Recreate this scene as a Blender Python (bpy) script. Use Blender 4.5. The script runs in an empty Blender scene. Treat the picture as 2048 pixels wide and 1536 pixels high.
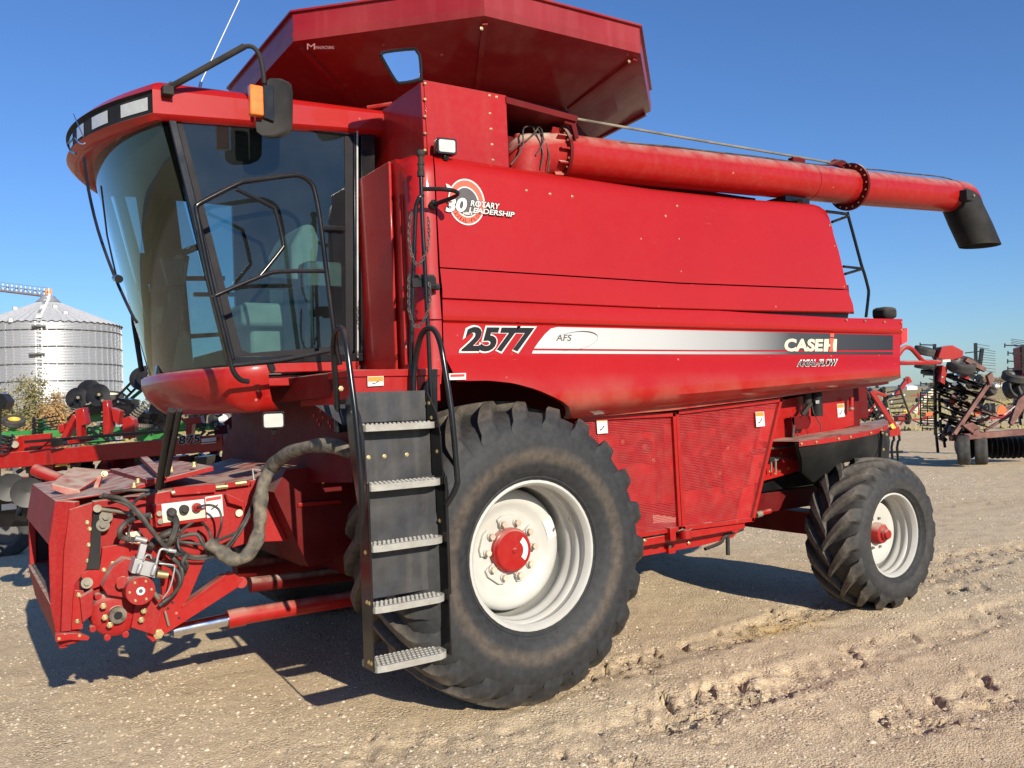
import bpy, math, random
import numpy as np
from mathutils import Vector, Matrix
V = Vector
R = math.radians
rnd = random.Random(7)
# ---------------------------------------------------------------- camera, sky, sun, exposure
FP = 1716.0                                     # focal length in pixels of a 2048 px wide frame
CAM = V((-2.8341, -4.1465, 1.7793)); YAW, PITCH, ROLL = .5819, .0208, -.038
def _axes():
    cy, sy = math.cos(YAW), math.sin(YAW); cp, sp = math.cos(PITCH), math.sin(PITCH)
    w = V((sy*cp, cy*cp, sp)); r = V((cy, -sy, 0)); u = r.cross(w)
    c, s = math.cos(ROLL), math.sin(ROLL)
    return c*r+s*u, -s*r+c*u, w
CR, CU, CW = _axes()
sc = bpy.context.scene
cd = bpy.data.cameras.new('camera'); cam = bpy.data.objects.new('camera', cd); sc.collection.objects.link(cam)
cam.matrix_world = Matrix(((CR.x, CU.x, -CW.x, CAM.x), (CR.y, CU.y, -CW.y, CAM.y), (CR.z, CU.z, -CW.z, CAM.z), (0, 0, 0, 1)))
cd.sensor_width = 36; cd.lens = 36*FP/2048; cd.clip_start = .05; cd.clip_end = 20000
sc.camera = cam
SUN = V((-.05, -1, .445)).normalized()
EL = math.asin(SUN.z); AZ = math.atan2(SUN.x, SUN.y)
wd = bpy.data.worlds.new('World'); sc.world = wd; wd.use_nodes = True
nt = wd.node_tree; bg = nt.nodes['Background']; sky = nt.nodes.new('ShaderNodeTexSky')
sky.sky_type = 'NISHITA'; sky.sun_disc = False; sky.sun_elevation = EL; sky.sun_rotation = AZ
sky.altitude = 300; sky.air_density = 1.15; sky.dust_density = .25; sky.ozone_density = 3.2
tn = nt.nodes.new('ShaderNodeMix'); tn.data_type = 'RGBA'; tn.blend_type = 'MULTIPLY'; tn.inputs[0].default_value = 1; tn.inputs[7].default_value = (.68, .95, 1.38, 1)
nt.links.new(sky.outputs[0], tn.inputs[6]); nt.links.new(tn.outputs[2], bg.inputs[0]); bg.inputs[1].default_value = .073
ld = bpy.data.lights.new('sun', 'SUN'); ld.energy = 5.0; ld.angle = R(.5); ld.color = (1, .915, .77)
lo = bpy.data.objects.new('sun', ld); sc.collection.objects.link(lo)
lo.rotation_euler = SUN.to_track_quat('Z', 'Y').to_euler()
sc.view_settings.view_transform = 'Standard'; sc.view_settings.look = 'None'
sc.view_settings.exposure = .48; sc.view_settings.gamma = 1
sc.cycles.max_bounces = 8; sc.cycles.transparent_max_bounces = 24

def P(x, y, Y=None, X=None, Z=None, D=None):
    """the point of the place seen at photo pixel (x, y), on the plane Y=.., X=.., Z=.. or at depth D"""
    d = CR*((x-1024)/FP)-CU*((y-768)/FP)+CW
    if Y is not None: return CAM+d*((Y-CAM.y)/d.y)
    if X is not None: return CAM+d*((X-CAM.x)/d.x)
    if Z is not None: return CAM+d*((Z-CAM.z)/d.z)
    return CAM+d*D

# ---------------------------------------------------------------- materials
MT = {}
def mat(name, col, rough=.5, metal=0, var=.12, vscale=6, dust=0, dcol=(.34, .27, .19), dscale=3, bump=0, bscale=40, coat=0,
        emit=0, spec=.5, coatr=.12, streak=0, updust=0, col2=None, chips=0, lowdust=0):
    m = bpy.data.materials.new(name); m.use_nodes = True; n = m.node_tree; L = n.links.new
    b = n.nodes['Principled BSDF']; b.inputs['Roughness'].default_value = rough; b.inputs['Metallic'].default_value = metal
    b.inputs['Coat Weight'].default_value = coat; b.inputs['Coat Roughness'].default_value = coatr
    b.inputs['Specular IOR Level'].default_value = spec
    g = n.nodes.new('ShaderNodeNewGeometry')
    def noise(s, d=5, sc3=None):
        t = n.nodes.new('ShaderNodeTexNoise'); t.inputs['Scale'].default_value = s; t.inputs['Detail'].default_value = d
        if sc3:
            mp = n.nodes.new('ShaderNodeMapping'); mp.inputs['Scale'].default_value = sc3; L(g.outputs['Position'], mp.inputs['Vector']); L(mp.outputs[0], t.inputs['Vector'])
        else: L(g.outputs['Position'], t.inputs['Vector'])
        return t.outputs['Fac']
    def ramp(f, a, bb):
        r = n.nodes.new('ShaderNodeMapRange'); r.inputs[1].default_value = a; r.inputs[2].default_value = bb; L(f, r.inputs[0]); return r.outputs[0]
    def mix(f, a, c):
        x = n.nodes.new('ShaderNodeMix'); x.data_type = 'RGBA'
        if isinstance(f, float): x.inputs[0].default_value = f
        else: L(f, x.inputs[0])
        for k, q in ((6, a), (7, c)):
            if isinstance(q, tuple): x.inputs[k].default_value = (*q, 1)
            else: L(q, x.inputs[k])
        return x.outputs[2]
    def mul(a, c):
        x = n.nodes.new('ShaderNodeMath'); x.operation = 'MULTIPLY'; x.use_clamp = True
        for k, q in ((0, a), (1, c)):
            if isinstance(q, (int, float)): x.inputs[k].default_value = q
            else: L(q, x.inputs[k])
        return x.outputs[0]
    lo_ = tuple(c*(1-var) for c in col); hi_ = tuple(min(1, c*(1+var)) for c in (col2 or col))
    c = mix(ramp(noise(vscale), .35, .65), lo_, hi_)
    if dust:
        f = mul(ramp(noise(dscale, 8), .42, .72), dust)
        c = mix(f, c, dcol)
    if streak:
        f = mul(ramp(noise(1, 6, (14, 14, 1.2)), .5, .8), streak); c = mix(f, c, dcol)
    if updust:
        s = n.nodes.new('ShaderNodeSeparateXYZ'); L(g.outputs['Normal'], s.inputs[0])
        f = mul(mul(ramp(s.outputs[2], .25, .8), ramp(noise(9, 6), .25, .6)), updust); c = mix(f, c, (.46, .37, .29))
    if chips:                                            # small light chips and splashes of dried mud
        vo = n.nodes.new('ShaderNodeTexVoronoi'); vo.inputs['Scale'].default_value = 7; L(g.outputs['Position'], vo.inputs['Vector'])
        f = mul(mul(ramp(vo.outputs['Distance'], .075, .03), ramp(noise(3, 6), .5, .6)), chips); c = mix(f, c, (.52, .30, .24))
        sc_ = noise(1, 3, (3, 3, 60)); f = mul(mul(ramp(sc_, .70, .74), ramp(noise(1.7, 3), .52, .62)), chips*.35); c = mix(f, c, (.5, .14, .12))
    if lowdust:                                          # dust thrown up by the wheels on the lower edge
        s2 = n.nodes.new('ShaderNodeSeparateXYZ'); L(g.outputs['Position'], s2.inputs[0])
        f = mul(mul(ramp(s2.outputs[2], 1.95, 1.66), ramp(noise(5, 7), .3, .65)), lowdust); c = mix(f, c, (.34, .20, .14))
    L(c, b.inputs['Base Color'])
    if bump:
        bp = n.nodes.new('ShaderNodeBump'); bp.inputs['Strength'].default_value = bump; bp.inputs['Distance'].default_value = .01
        L(noise(bscale), bp.inputs['Height']); L(bp.outputs[0], b.inputs['Normal'])
    rr = n.nodes.new('ShaderNodeMapRange'); rr.inputs[3].default_value = max(0, rough-.08); rr.inputs[4].default_value = min(1, rough+.12)
    L(noise(11), rr.inputs[0]); L(rr.outputs[0], b.inputs['Roughness'])
    if emit: b.inputs['Emission Strength'].default_value = emit
    MT[name] = m; return m
mat('red', (.30, .0056, .0046), .42, var=.06, vscale=1.6, dust=.03, dscale=24, coat=.35, streak=.04, updust=.5, spec=.22, chips=.7)
mat('red_hood', (.31, .0056, .0040), .42, var=.02, vscale=1.1, dust=.008, dscale=30, coat=.45, chips=.8, lowdust=.45, coatr=.05, streak=.0, col2=(.32, .0062, .0048), spec=.18, bump=.018, bscale=1.4)
mat('red_dark', (.10, .0035, .0045), .55, spec=.15, var=.15, vscale=4, dust=.03, dscale=5, updust=.8)  # grimy red, darkened further so under-cab shade is in the base colour
mat('red_dusty', (.27, .0075, .0075), .6, var=.10, vscale=3, dust=.05, dscale=60, streak=.06, updust=.95, spec=.25)
mat('red_ext', (.21, .006, .009), .5, coat=.5, spec=.2, chips=.7, var=.12, vscale=1.3, dust=.10, dscale=2, streak=.12, dcol=(.42, .15, .12))
mat('black', (.006, .006, .007), .2, var=.3, dust=.02, updust=.08, coat=0, spec=.4)
mat('black_panel', (.020, .021, .025), .5, var=.35, vscale=9, dust=.15, dscale=7, streak=.3, bump=.1, dcol=(.16, .14, .11))
mat('plastic', (.013, .013, .014), .7, spec=.25, var=.2, dust=.08, updust=.15)
mat('rubber', (.032, .031, .030), .78, var=.3, vscale=8, dust=.45, dscale=6, dcol=(.12, .10, .078), bump=.15, bscale=60)
mat('skirt', (.012, .012, .012), .65, spec=.2, var=.3, vscale=4, dust=.3, dcol=(.08, .075, .065), bump=.12, bscale=12)
mat('hose', (.03, .029, .028), .6, var=.3, dust=.5, dscale=14, dcol=(.16, .13, .10))
mat('canvas', (.080, .072, .058), .9, var=.35, vscale=14, dust=.5, dscale=20, bump=1, bscale=13)
mat('rim', (.44, .435, .40), .42, var=.05, dust=.22, dscale=5, dcol=(.30, .25, .19), coat=.1)
mat('faded', (.20, .07, .07), .6)
mat('roof_metal', (.50, .50, .50), .6, metal=.2, var=.1)
mat('steel', (.20, .18, .135), .6, metal=.3, var=.3, dust=.3)
mat('bolt', (.62, .50, .26), .35, metal=.85, var=.2)
mat('bolt_pale', (.46, .37, .28), .5, var=.2)
mat('chrome', (.72, .72, .74), .12, metal=1, var=.05)
mat('alu', (.38, .38, .38), .4, metal=.5, var=.1, dust=.1)
mat('tread', (.29, .28, .25), .6, var=.1, vscale=20, dust=.4, dscale=18, dcol=(.22, .18, .14), bump=.3, bscale=90)
mat('white', (.58, .565, .53), .5, var=.04)
mat('cream', (.56, .52, .38), .5, var=.04)
mat('orange', (.75, .22, .02), .5, var=.05)
mat('decal_black', (.012, .011, .014), .6, spec=.2, var=.1)
mat('decal_red', (.66, .035, .03), .4, var=.05)
mat('decal_salmon', (.78, .10, .055), .4, var=.05)
mat('decal_grey', (.075, .065, .065), .4, var=.1)
mat('seat', (.30, .33, .29), .85, var=.12, bump=.2)
mat('trim', (.13, .145, .14), .7, var=.15)
mat('liner', (.022, .025, .026), .8, var=.2)
mat('green', (.018, .20, .035), .4, var=.15, dust=.2)
mat('yellow', (.72, .42, .04), .4, var=.1)
mat('dgrey', (.06, .062, .066), .5, var=.3, dust=.2)
mat('disc', (.006, .006, .007), .38, metal=0, var=.3, dust=.04, spec=.3)
mat('rust', (.12, .038, .028), .6, var=.25, dust=.4, dcol=(.30, .17, .12))
mat('signal', (.95, .10, .01), .5, var=.03)
mat('lens', (.46, .47, .44), .12, var=.06, vscale=25, coat=1)
mat('amber', (.80, .17, .01), .18, var=.15, vscale=30, coat=1)
mat('roof_white', (.75, .75, .74), .5)
mat('orange_paint', (.62, .20, .04), .6)
def glass(name, tint, gl=.16, rough=.01):
    m = bpy.data.materials.new(name); m.use_nodes = True; n = m.node_tree; L = n.links.new
    n.nodes.remove(n.nodes['Principled BSDF']); out = n.nodes['Material Output']
    t = n.nodes.new('ShaderNodeBsdfTransparent'); t.inputs[0].default_value = (*tint, 1)
    g = n.nodes.new('ShaderNodeBsdfGlossy'); g.inputs['Roughness'].default_value = rough; g.inputs[0].default_value = (.9, .97, .95, 1)
    f = n.nodes.new('ShaderNodeFresnel'); f.inputs[0].default_value = 1.45
    a = n.nodes.new('ShaderNodeMath'); a.operation = 'MULTIPLY_ADD'; a.inputs[1].default_value = 1.1; a.inputs[2].default_value = gl*.25; L(f.outputs[0], a.inputs[0])
    x = n.nodes.new('ShaderNodeMixShader'); L(a.outputs[0], x.inputs[0]); L(t.outputs[0], x.inputs[1]); L(g.outputs[0], x.inputs[2])
    d = n.nodes.new('ShaderNodeBsdfDiffuse'); d.inputs[0].default_value = (.36, .42, .43, 1)     # a film of dust on the pane
    ns = n.nodes.new('ShaderNodeTexNoise'); ns.inputs['Scale'].default_value = 2.2; ns.inputs['Detail'].default_value = 7
    ge = n.nodes.new('ShaderNodeNewGeometry'); L(ge.outputs['Position'], ns.inputs['Vector'])
    mr = n.nodes.new('ShaderNodeMapRange'); mr.inputs[1].default_value = .35; mr.inputs[2].default_value = .8; mr.inputs[3].default_value = .008; mr.inputs[4].default_value = .045
    L(ns.outputs['Fac'], mr.inputs[0]); y = n.nodes.new('ShaderNodeMixShader'); L(mr.outputs[0], y.inputs[0]); L(x.outputs[0], y.inputs[1]); L(d.outputs[0], y.inputs[2])
    L(y.outputs[0], out.inputs[0]); MT[name] = m
glass('glass', (.38, .54, .53), .10); glass('glass_clear', (.70, .84, .84))
m = mat('mirror', (.8, .82, .85), .02, metal=1, var=0)
def mesh_screen():
    m = mat('screen', (.36, .010, .012), .5, var=.08, vscale=5, dust=.10, dscale=12)
    n = m.node_tree; L = n.links.new; b = n.nodes['Principled BSDF']; out = n.nodes['Material Output']
    g = n.nodes.new('ShaderNodeNewGeometry'); s = n.nodes.new('ShaderNodeSeparateXYZ'); L(g.outputs['Position'], s.inputs[0])
    def M(op, a, c=None, d=None):
        x = n.nodes.new('ShaderNodeMath'); x.operation = op
        for k, q in enumerate((a, c, d)):
            if q is None: continue
            if isinstance(q, (int, float)): x.inputs[k].default_value = q
            else: L(q, x.inputs[k])
        return x.outputs[0]
    pit = .0135
    row = M('FLOOR', M('DIVIDE', s.outputs[2], pit*.87)); off = M('MULTIPLY', M('MODULO', row, 2), .5)
    fx = M('SUBTRACT', M('FRACT', M('ADD', M('DIVIDE', s.outputs[0], pit), off)), .5)
    fz = M('SUBTRACT', M('FRACT', M('DIVIDE', s.outputs[2], pit*.87)), .5)
    d2 = M('ADD', M('MULTIPLY', fx, fx), M('MULTIPLY', fz, fz)); hole = M('LESS_THAN', d2, .35**2)
    t = n.nodes.new('ShaderNodeBsdfTransparent'); x = n.nodes.new('ShaderNodeMixShader')
    L(hole, x.inputs[0]); L(b.outputs[0], x.inputs[1]); L(t.outputs[0], x.inputs[2]); L(x.outputs[0], out.inputs[0])
mesh_screen()
def ramp_mat(name, pts, axis=0, rough=.35, lo=0, hi=1):
    m = bpy.data.materials.new(name); m.use_nodes = True; n = m.node_tree; L = n.links.new; b = n.nodes['Principled BSDF']
    g = n.nodes.new('ShaderNodeNewGeometry'); s = n.nodes.new('ShaderNodeSeparateXYZ'); L(g.outputs['Position'], s.inputs[0])
    mr = n.nodes.new('ShaderNodeMapRange'); mr.inputs[1].default_value = lo; mr.inputs[2].default_value = hi; L(s.outputs[axis], mr.inputs[0])
    r = n.nodes.new('ShaderNodeValToRGB'); L(mr.outputs[0], r.inputs[0]); e = r.color_ramp.elements
    e[0].position, e[0].color = pts[0][0], (*pts[0][1], 1); e[1].position, e[1].color = pts[-1][0], (*pts[-1][1], 1)
    for p, c in pts[1:-1]: q = e.new(p); q.color = (*c, 1)
    L(r.outputs[0], b.inputs['Base Color']); b.inputs['Roughness'].default_value = rough; MT[name] = m; return m
ramp_mat('stripe', [(0, (.50, .50, .49)), (.3, (.40, .40, .39)), (.52, (.26, .26, .26)), (.66, (.045, .045, .05)), (1, (.018, .018, .022))], lo=.1, hi=3.95)
def tyre_mat(name, cx, cz, rings):
    """black rubber with a worn, dusty ring on the sidewall and dusty lugs"""
    m = bpy.data.materials.new(name); m.use_nodes = True; n = m.node_tree; L = n.links.new; b = n.nodes['Principled BSDF']
    g = n.nodes.new('ShaderNodeNewGeometry'); s = n.nodes.new('ShaderNodeSeparateXYZ'); L(g.outputs['Position'], s.inputs[0])
    c = n.nodes.new('ShaderNodeCombineXYZ'); L(s.outputs[0], c.inputs[0]); L(s.outputs[2], c.inputs[2])
    v = n.nodes.new('ShaderNodeVectorMath'); v.operation = 'DISTANCE'; v.inputs[1].default_value = (cx, 0, cz); L(c.outputs[0], v.inputs[0])
    ns = n.nodes.new('ShaderNodeTexNoise'); ns.inputs['Scale'].default_value = 9; ns.inputs['Detail'].default_value = 8; L(g.outputs['Position'], ns.inputs['Vector'])
    a = n.nodes.new('ShaderNodeMath'); a.operation = 'MULTIPLY_ADD'; a.inputs[1].default_value = .035; L(ns.outputs['Fac'], a.inputs[0]); L(v.outputs['Value'], a.inputs[2])
    r = n.nodes.new('ShaderNodeValToRGB'); e = r.color_ramp.elements; L(a.outputs[0], r.inputs[0])
    e[0].position = 0; e[0].color = (*rings[0][1], 1); e[1].position = 1; e[1].color = (*rings[-1][1], 1)
    for p, cc in rings: q = e.new(min(p, .999)); q.color = (*cc, 1)
    n2 = n.nodes.new('ShaderNodeTexNoise'); n2.inputs['Scale'].default_value = 26; n2.inputs['Detail'].default_value = 6; L(g.outputs['Position'], n2.inputs['Vector'])
    mr = n.nodes.new('ShaderNodeMapRange'); mr.inputs[1].default_value = .3; mr.inputs[2].default_value = .7; mr.inputs[3].default_value = .6; mr.inputs[4].default_value = 1.35; L(n2.outputs['Fac'], mr.inputs[0])
    x = n.nodes.new('ShaderNodeVectorMath'); x.operation = 'SCALE'; L(r.outputs[0], x.inputs[0]); L(mr.outputs[0], x.inputs['Scale'])
    L(x.outputs[0], b.inputs['Base Color']); b.inputs['Roughness'].default_value = .72
    bp = n.nodes.new('ShaderNodeBump'); bp.inputs['Strength'].default_value = .25; bp.inputs['Distance'].default_value = .006; L(n2.outputs['Fac'], bp.inputs['Height']); L(bp.outputs[0], b.inputs['Normal'])
    MT[name] = m; return m
K1 = (.017, .0175, .019); BR = (.058, .045, .034); K2 = (.030, .027, .024)
tyre_mat('tyre_front', 0, .882, [(.45, K1), (.545, K1), (.58, BR), (.61, BR), (.66, K1), (.80, K1), (.86, K2), (.90, (.085, .070, .054))])
tyre_mat('tyre_rear', 3.523, .588, [(.36, K1), (.42, (.030, .028, .026)), (.5, K1), (.57, K2), (.62, (.075, .064, .052))])

# ---------------------------------------------------------------- mesh builder and scene graph helpers
class MB:
    def __init__(s): s.v = []; s.f = []; s.m = []; s.mats = []; s.cur = 0
    def mat(s, name):
        if name not in s.mats: s.mats.append(name)
        s.cur = s.mats.index(name); return s
    def add(s, vs, fs):
        o = len(s.v); s.v += [tuple(p) for p in vs]; s.f += [tuple(i+o for i in f) for f in fs]; s.m += [s.cur]*len(fs); return s
    def box(s, x0, x1, y0, y1, z0, z1):
        return s.add([(x, y, z) for x in (x0, x1) for y in (y0, y1) for z in (z0, z1)],
                     [(0, 1, 3, 2), (4, 6, 7, 5), (0, 4, 5, 1), (2, 3, 7, 6), (0, 2, 6, 4), (1, 5, 7, 3)])
    def hexa(s, a, b):                               # two quads -> solid
        return s.add(list(a)+list(b), [(3, 2, 1, 0), (4, 5, 6, 7)]+[(i, (i+1) % 4, 4+(i+1) % 4, 4+i) for i in range(4)])
    def prism(s, pts, vec):
        vec = V(vec); n = len(pts); a = [V(p) for p in pts]; b = [p+vec for p in a]
        return s.add(a+b, [tuple(range(n)), tuple(range(2*n-1, n-1, -1))]+[(i, n+i, n+(i+1) % n, (i+1) % n) for i in range(n)])
    def plate(s, px, Y, t=.01): return s.prism([P(x, y, Y=Y) for x, y in px], (0, t, 0))   # polygon drawn on the plane Y, t thick
    def beam(s, p0, p1, w, h, up=(0, 0, 1)):
        p0, p1 = V(p0), V(p1); d = (p1-p0).normalized(); up = V(up)
        sx = d.cross(up)
        if sx.length < 1e-4: sx = d.cross(V((1, 0, 0)))
        sx.normalize(); uz = sx.cross(d)
        q = [sx*(a*w/2)+uz*(b*h/2) for a, b in ((-1, -1), (1, -1), (1, 1), (-1, 1))]
        return s.hexa([p0+k for k in q], [p1+k for k in q])
    def tube(s, pts, r, n=8, smooth=0, cap=True, r2=None):
        pts = [V(p) for p in pts]
        if smooth and len(pts) > 2:
            q = []; e = [pts[0]*2-pts[1]]+pts+[pts[-1]*2-pts[-2]]
            for i in range(1, len(e)-2):
                for k in range(smooth):
                    t = k/smooth; a, b, c, d = e[i-1:i+3]
                    q.append(.5*((2*b)+(c-a)*t+(2*a-5*b+4*c-d)*t*t+(3*b-a-3*c+d)*t**3))
            pts = q+[pts[-1]]
        N = len(pts); T = [(pts[min(i+1, N-1)]-pts[max(i-1, 0)]).normalized() for i in range(N)]
        u = T[0].orthogonal().normalized(); vs = []; fs = []
        for i in range(N):
            u = (u-T[i]*u.dot(T[i])).normalized(); w = T[i].cross(u); rr = r if r2 is None else r+(r2-r)*i/(N-1)
            if callable(r): rr = r(i/(N-1))
            vs += [pts[i]+u*(rr*math.cos(2*math.pi*k/n))+w*(rr*math.sin(2*math.pi*k/n)) for k in range(n)]
        for i in range(N-1):
            fs += [(i*n+k, i*n+(k+1) % n, (i+1)*n+(k+1) % n, (i+1)*n+k) for k in range(n)]
        if cap: fs += [tuple(range(n-1, -1, -1)), tuple(range((N-1)*n, N*n))]
        return s.add(vs, fs)
    def lathe(s, prof, o, ax, n=48, a0=0, a1=2*math.pi):
        o, ax = V(o), V(ax).normalized(); u = ax.orthogonal().normalized()
        if abs(ax.y) > .9: u = V((1, 0, 0))
        w = ax.cross(u); full = abs(a1-a0-2*math.pi) < 1e-6; k_ = n if full else n+1; vs = []; fs = []
        for r, a in prof:
            for k in range(k_):
                t = a0+(a1-a0)*k/n; vs.append(o+ax*a+u*(r*math.cos(t))+w*(r*math.sin(t)))
        for i in range(len(prof)-1):
            for k in range(n):
                k2 = (k+1) % k_; fs.append((i*k_+k, i*k_+k2, (i+1)*k_+k2, (i+1)*k_+k))
        return s.add(vs, fs)
    def cyl(s, p0, p1, r, n=16, r2=None):
        p0, p1 = V(p0), V(p1); h = (p1-p0).length; r2 = r if r2 is None else r2
        return s.lathe([(0, 0), (r, 0), (r2, h), (0, h)], p0, p1-p0, n)
    def grid(s, rows, flip=False):
        n = len(rows[0]); vs = [p for r in rows for p in r]; fs = []
        for i in range(len(rows)-1):
            for k in range(n-1):
                q = (i*n+k, i*n+k+1, (i+1)*n+k+1, (i+1)*n+k); fs.append(q[::-1] if flip else q)
        return s.add(vs, fs)
    def bolts(s, ps, nrm=(0, -1, 0), r=.009, h=.007, m='bolt'):
        c = s.cur; s.mat(m)
        for p in ps: s.lathe([(r*1.5, 0), (r*1.5, h*.3), (r, h*.35), (r, h), (0, h)], p, nrm, 6)
        s.cur = c; return s
    def build(s, name, parent=None, bevel=0, ang=38, label=None, flat=False):
        me = bpy.data.meshes.new(name); me.from_pydata([tuple(v) for v in s.v], [], s.f)
        for k in s.mats: me.materials.append(MT[k])
        me.polygons.foreach_set('material_index', s.m); me.update()
        if not flat:
            me.polygons.foreach_set('use_smooth', [True]*len(s.f)); me.set_sharp_from_angle(angle=R(ang))
        o = bpy.data.objects.new(name, me); sc.collection.objects.link(o); own(o, parent)
        if bevel:
            b = o.modifiers.new('bevel', 'BEVEL'); b.width = bevel; b.segments = 2; b.limit_method = 'ANGLE'; b.angle_limit = R(40)
        if label: o['label'] = label
        return o
WL = {}
def own(o, parent):
    if parent is not None:
        o.parent = parent; o.matrix_parent_inverse = Matrix.Translation(-WL.get(parent.name, V((0, 0, 0))))
def thing(name, label, cat, loc, group=None):
    o = bpy.data.objects.new(name, None); o.empty_display_size = .3; sc.collection.objects.link(o); o.location = loc
    WL[o.name] = V(loc); o['label'] = label; o['category'] = cat
    if group: o['group'] = group
    return o
def tag(o, label, cat, group=None):
    o['label'] = label; o['category'] = cat
    if group: o['group'] = group
    return o
def mb(m): return MB().mat(m)
def text(s, mname, name, parent, bl, br, tl, bold=0, thick=.0008, extra=None):
    """lettering fitted between bottom-left, bottom-right and top-left corners given in 3D"""
    cu = bpy.data.curves.new('t', 'FONT'); cu.body = s; cu.size = 1; cu.offset = bold; cu.resolution_u = 4; cu.space_character = 1.0
    if extra: cu.space_character = extra
    ob = bpy.data.objects.new('t', cu); sc.collection.objects.link(ob)
    me = bpy.data.meshes.new_from_object(ob.evaluated_get(bpy.context.evaluated_depsgraph_get()))
    bpy.data.objects.remove(ob); bpy.data.curves.remove(cu)
    co = np.empty(len(me.vertices)*3); me.vertices.foreach_get('co', co); co = co.reshape(-1, 3)
    mn, mx = co[:, :2].min(0), co[:, :2].max(0); q = (co[:, :2]-mn)/(mx-mn)
    bl, br, tl = (np.array(k) for k in (bl, br, tl))
    w = bl+q[:, :1]*(br-bl)+q[:, 1:]*(tl-bl)
    me.vertices.foreach_set('co', w.ravel()); me.materials.clear(); me.materials.append(MT[mname]); me.name = name
    for p in me.polygons: p.material_index = 0
    me.update(); o = bpy.data.objects.new(name, me); sc.collection.objects.link(o); own(o, parent)
    return o
def rr_poly(cx, cy, w, h, r, n=4):                   # rounded rectangle outline in 2D
    o = []
    for sx, sy, a in ((1, 1, 0), (-1, 1, 90), (-1, -1, 180), (1, -1, 270)):
        for k in range(n+1):
            t = R(a+90*k/n); o.append((cx+sx*(w/2-r)+r*math.cos(t), cy+sy*(h/2-r)+r*math.sin(t)))
    return o
def interp(poly, x):                                 # polyline y(x)
    for (x0, y0), (x1, y1) in zip(poly, poly[1:]):
        if x <= x1: return y0+(y1-y0)*(x-x0)/(x1-x0)
    return poly[-1][1]
def lerp(a, b, t): return a+(b-a)*t
# ================================================================ THE COMBINE HARVESTER
YC = 1.9
combine = thing('combine_harvester', 'large red combine harvester with open grain tank extension parked on the gravel yard', 'combine harvester', (1.7, YC, 0))
def mirror_copy(o, parent):
    me = o.data.copy(); n = len(me.vertices); co = np.empty(n*3); me.vertices.foreach_get('co', co); co = co.reshape(-1, 3)
    co[:, 1] = 2*YC-co[:, 1]; me.vertices.foreach_set('co', co.ravel()); me.flip_normals(); me.update()
    c = o.copy(); c.data = me; sc.collection.objects.link(c); own(c, parent); return c

# ---- side panels -------------------------------------------------------------
NU = 60
def row(poly, x0, x1, Y, dy=0, Y1=None):
    out = []
    for i in range(NU+1):
        x = lerp(x0, x1, i/NU); yy = Y if Y1 is None else lerp(Y, Y1, i/NU)
        out.append(P(x, interp(poly, x)+dy, Y=yy))
    return out
TOP = [(855, 309), (1014, 334), (1148, 355), (1300, 378), (1400, 389), (1483, 398), (1570, 404), (1630, 409), (1646, 416), (1656, 426), (1668, 446)]
MID = [(870, 420), (966, 445), (1298, 479), (1690, 505)]
SE1 = [(880, 535), (1360, 566), (1700, 579)]
SE2 = [(885, 597), (1300, 616), (1501, 622), (1712, 625)]
b_ = row(TOP, 868, 1652, .30)
m = mb('red_hood')
m.grid([[p+V((0, .25, .035)) for p in b_], [p+V((0, .05, .012)) for p in b_], b_, row(TOP, 868, 1658, .262, 5), row(TOP, 869, 1664, .238, 14), row(TOP, 870, 1668, .228, 26),
        row(MID, 874, 1677, .222, -4), row(MID, 874, 1678, .219, 0), row(SE1, 880, 1695, .222, -1), row(SE1, 880, 1695, .245, 0)])
m.bolts([P(x, y, Y=.228) for x, y in ((1053, 381), (1100, 388), (1144, 393), (1354, 412), (1357, 478), (1361, 543), (1659, 451), (1668, 492), (1678, 533), (1687, 573))], r=.006)
up = m.build('upper_side_panel', combine)
m = mb('red_hood')
m.grid([row(SE1, 880, 1696, .25, 1.8), row(SE1, 880, 1696, .224, 1.8), row(SE2, 885, 1706, .214, -16), row(SE2, 885, 1708, .215, -2), row(SE2, 885, 1708, .222, 0), row(SE2, 885, 1708, .30, 3)])
lo_p = m.build('middle_side_panel', combine)
mb('red').plate([(884, 588), (1440, 612), (1440, 628), (884, 606)], .255, .02).build('seam_strip', combine)
mb('red_dark').plate([(1300, 556), (1697, 570), (1699, 592), (1300, 580)], .262, .02).build('seam_strip', combine)
# sealing strip behind the gap under the panel
mb('black').plate([(1440, 612), (1700, 612), (1694, 645), (1440, 640)], .30, .02).build('seal_strip', combine)
TT = [(885, 598.6), (1300, 617.6), (1440, 621.6), (1501, 625.5), (1560, 629), (1689, 636), (1806, 638)]
GR = [(885, 640), (1380, 653), (1600, 659), (1806, 664)]
CRS = [(888, 710), (1380, 711), (1600, 709), (1806, 710)]
BOT = [(866, 770), (890, 764), (952, 763), (1000, 768), (1046, 781), (1093, 802), (1120, 820), (1140, 838), (1345, 821), (1559, 795), (1640, 784), (1740, 774), (1779, 769), (1800, 762)]
rows = [row(TT, 885, 1805, .33, 1), row(TT, 885, 1805, .214, 0), row(TT, 885, 1805, .207, 3), row(GR, 886, 1805, .201, -2), row(GR, 886, 1805, .203, 0),
        row(GR, 886, 1803, .226, 5), row(GR, 886, 1802, .22, 9), row(CRS, 888, 1800, .22, -2), row(CRS, 889, 1800, .217, 1)]
cr = row(CRS, 889, 1800, .215, 2); bt = row(BOT, 889, 1784, .30)
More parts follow.
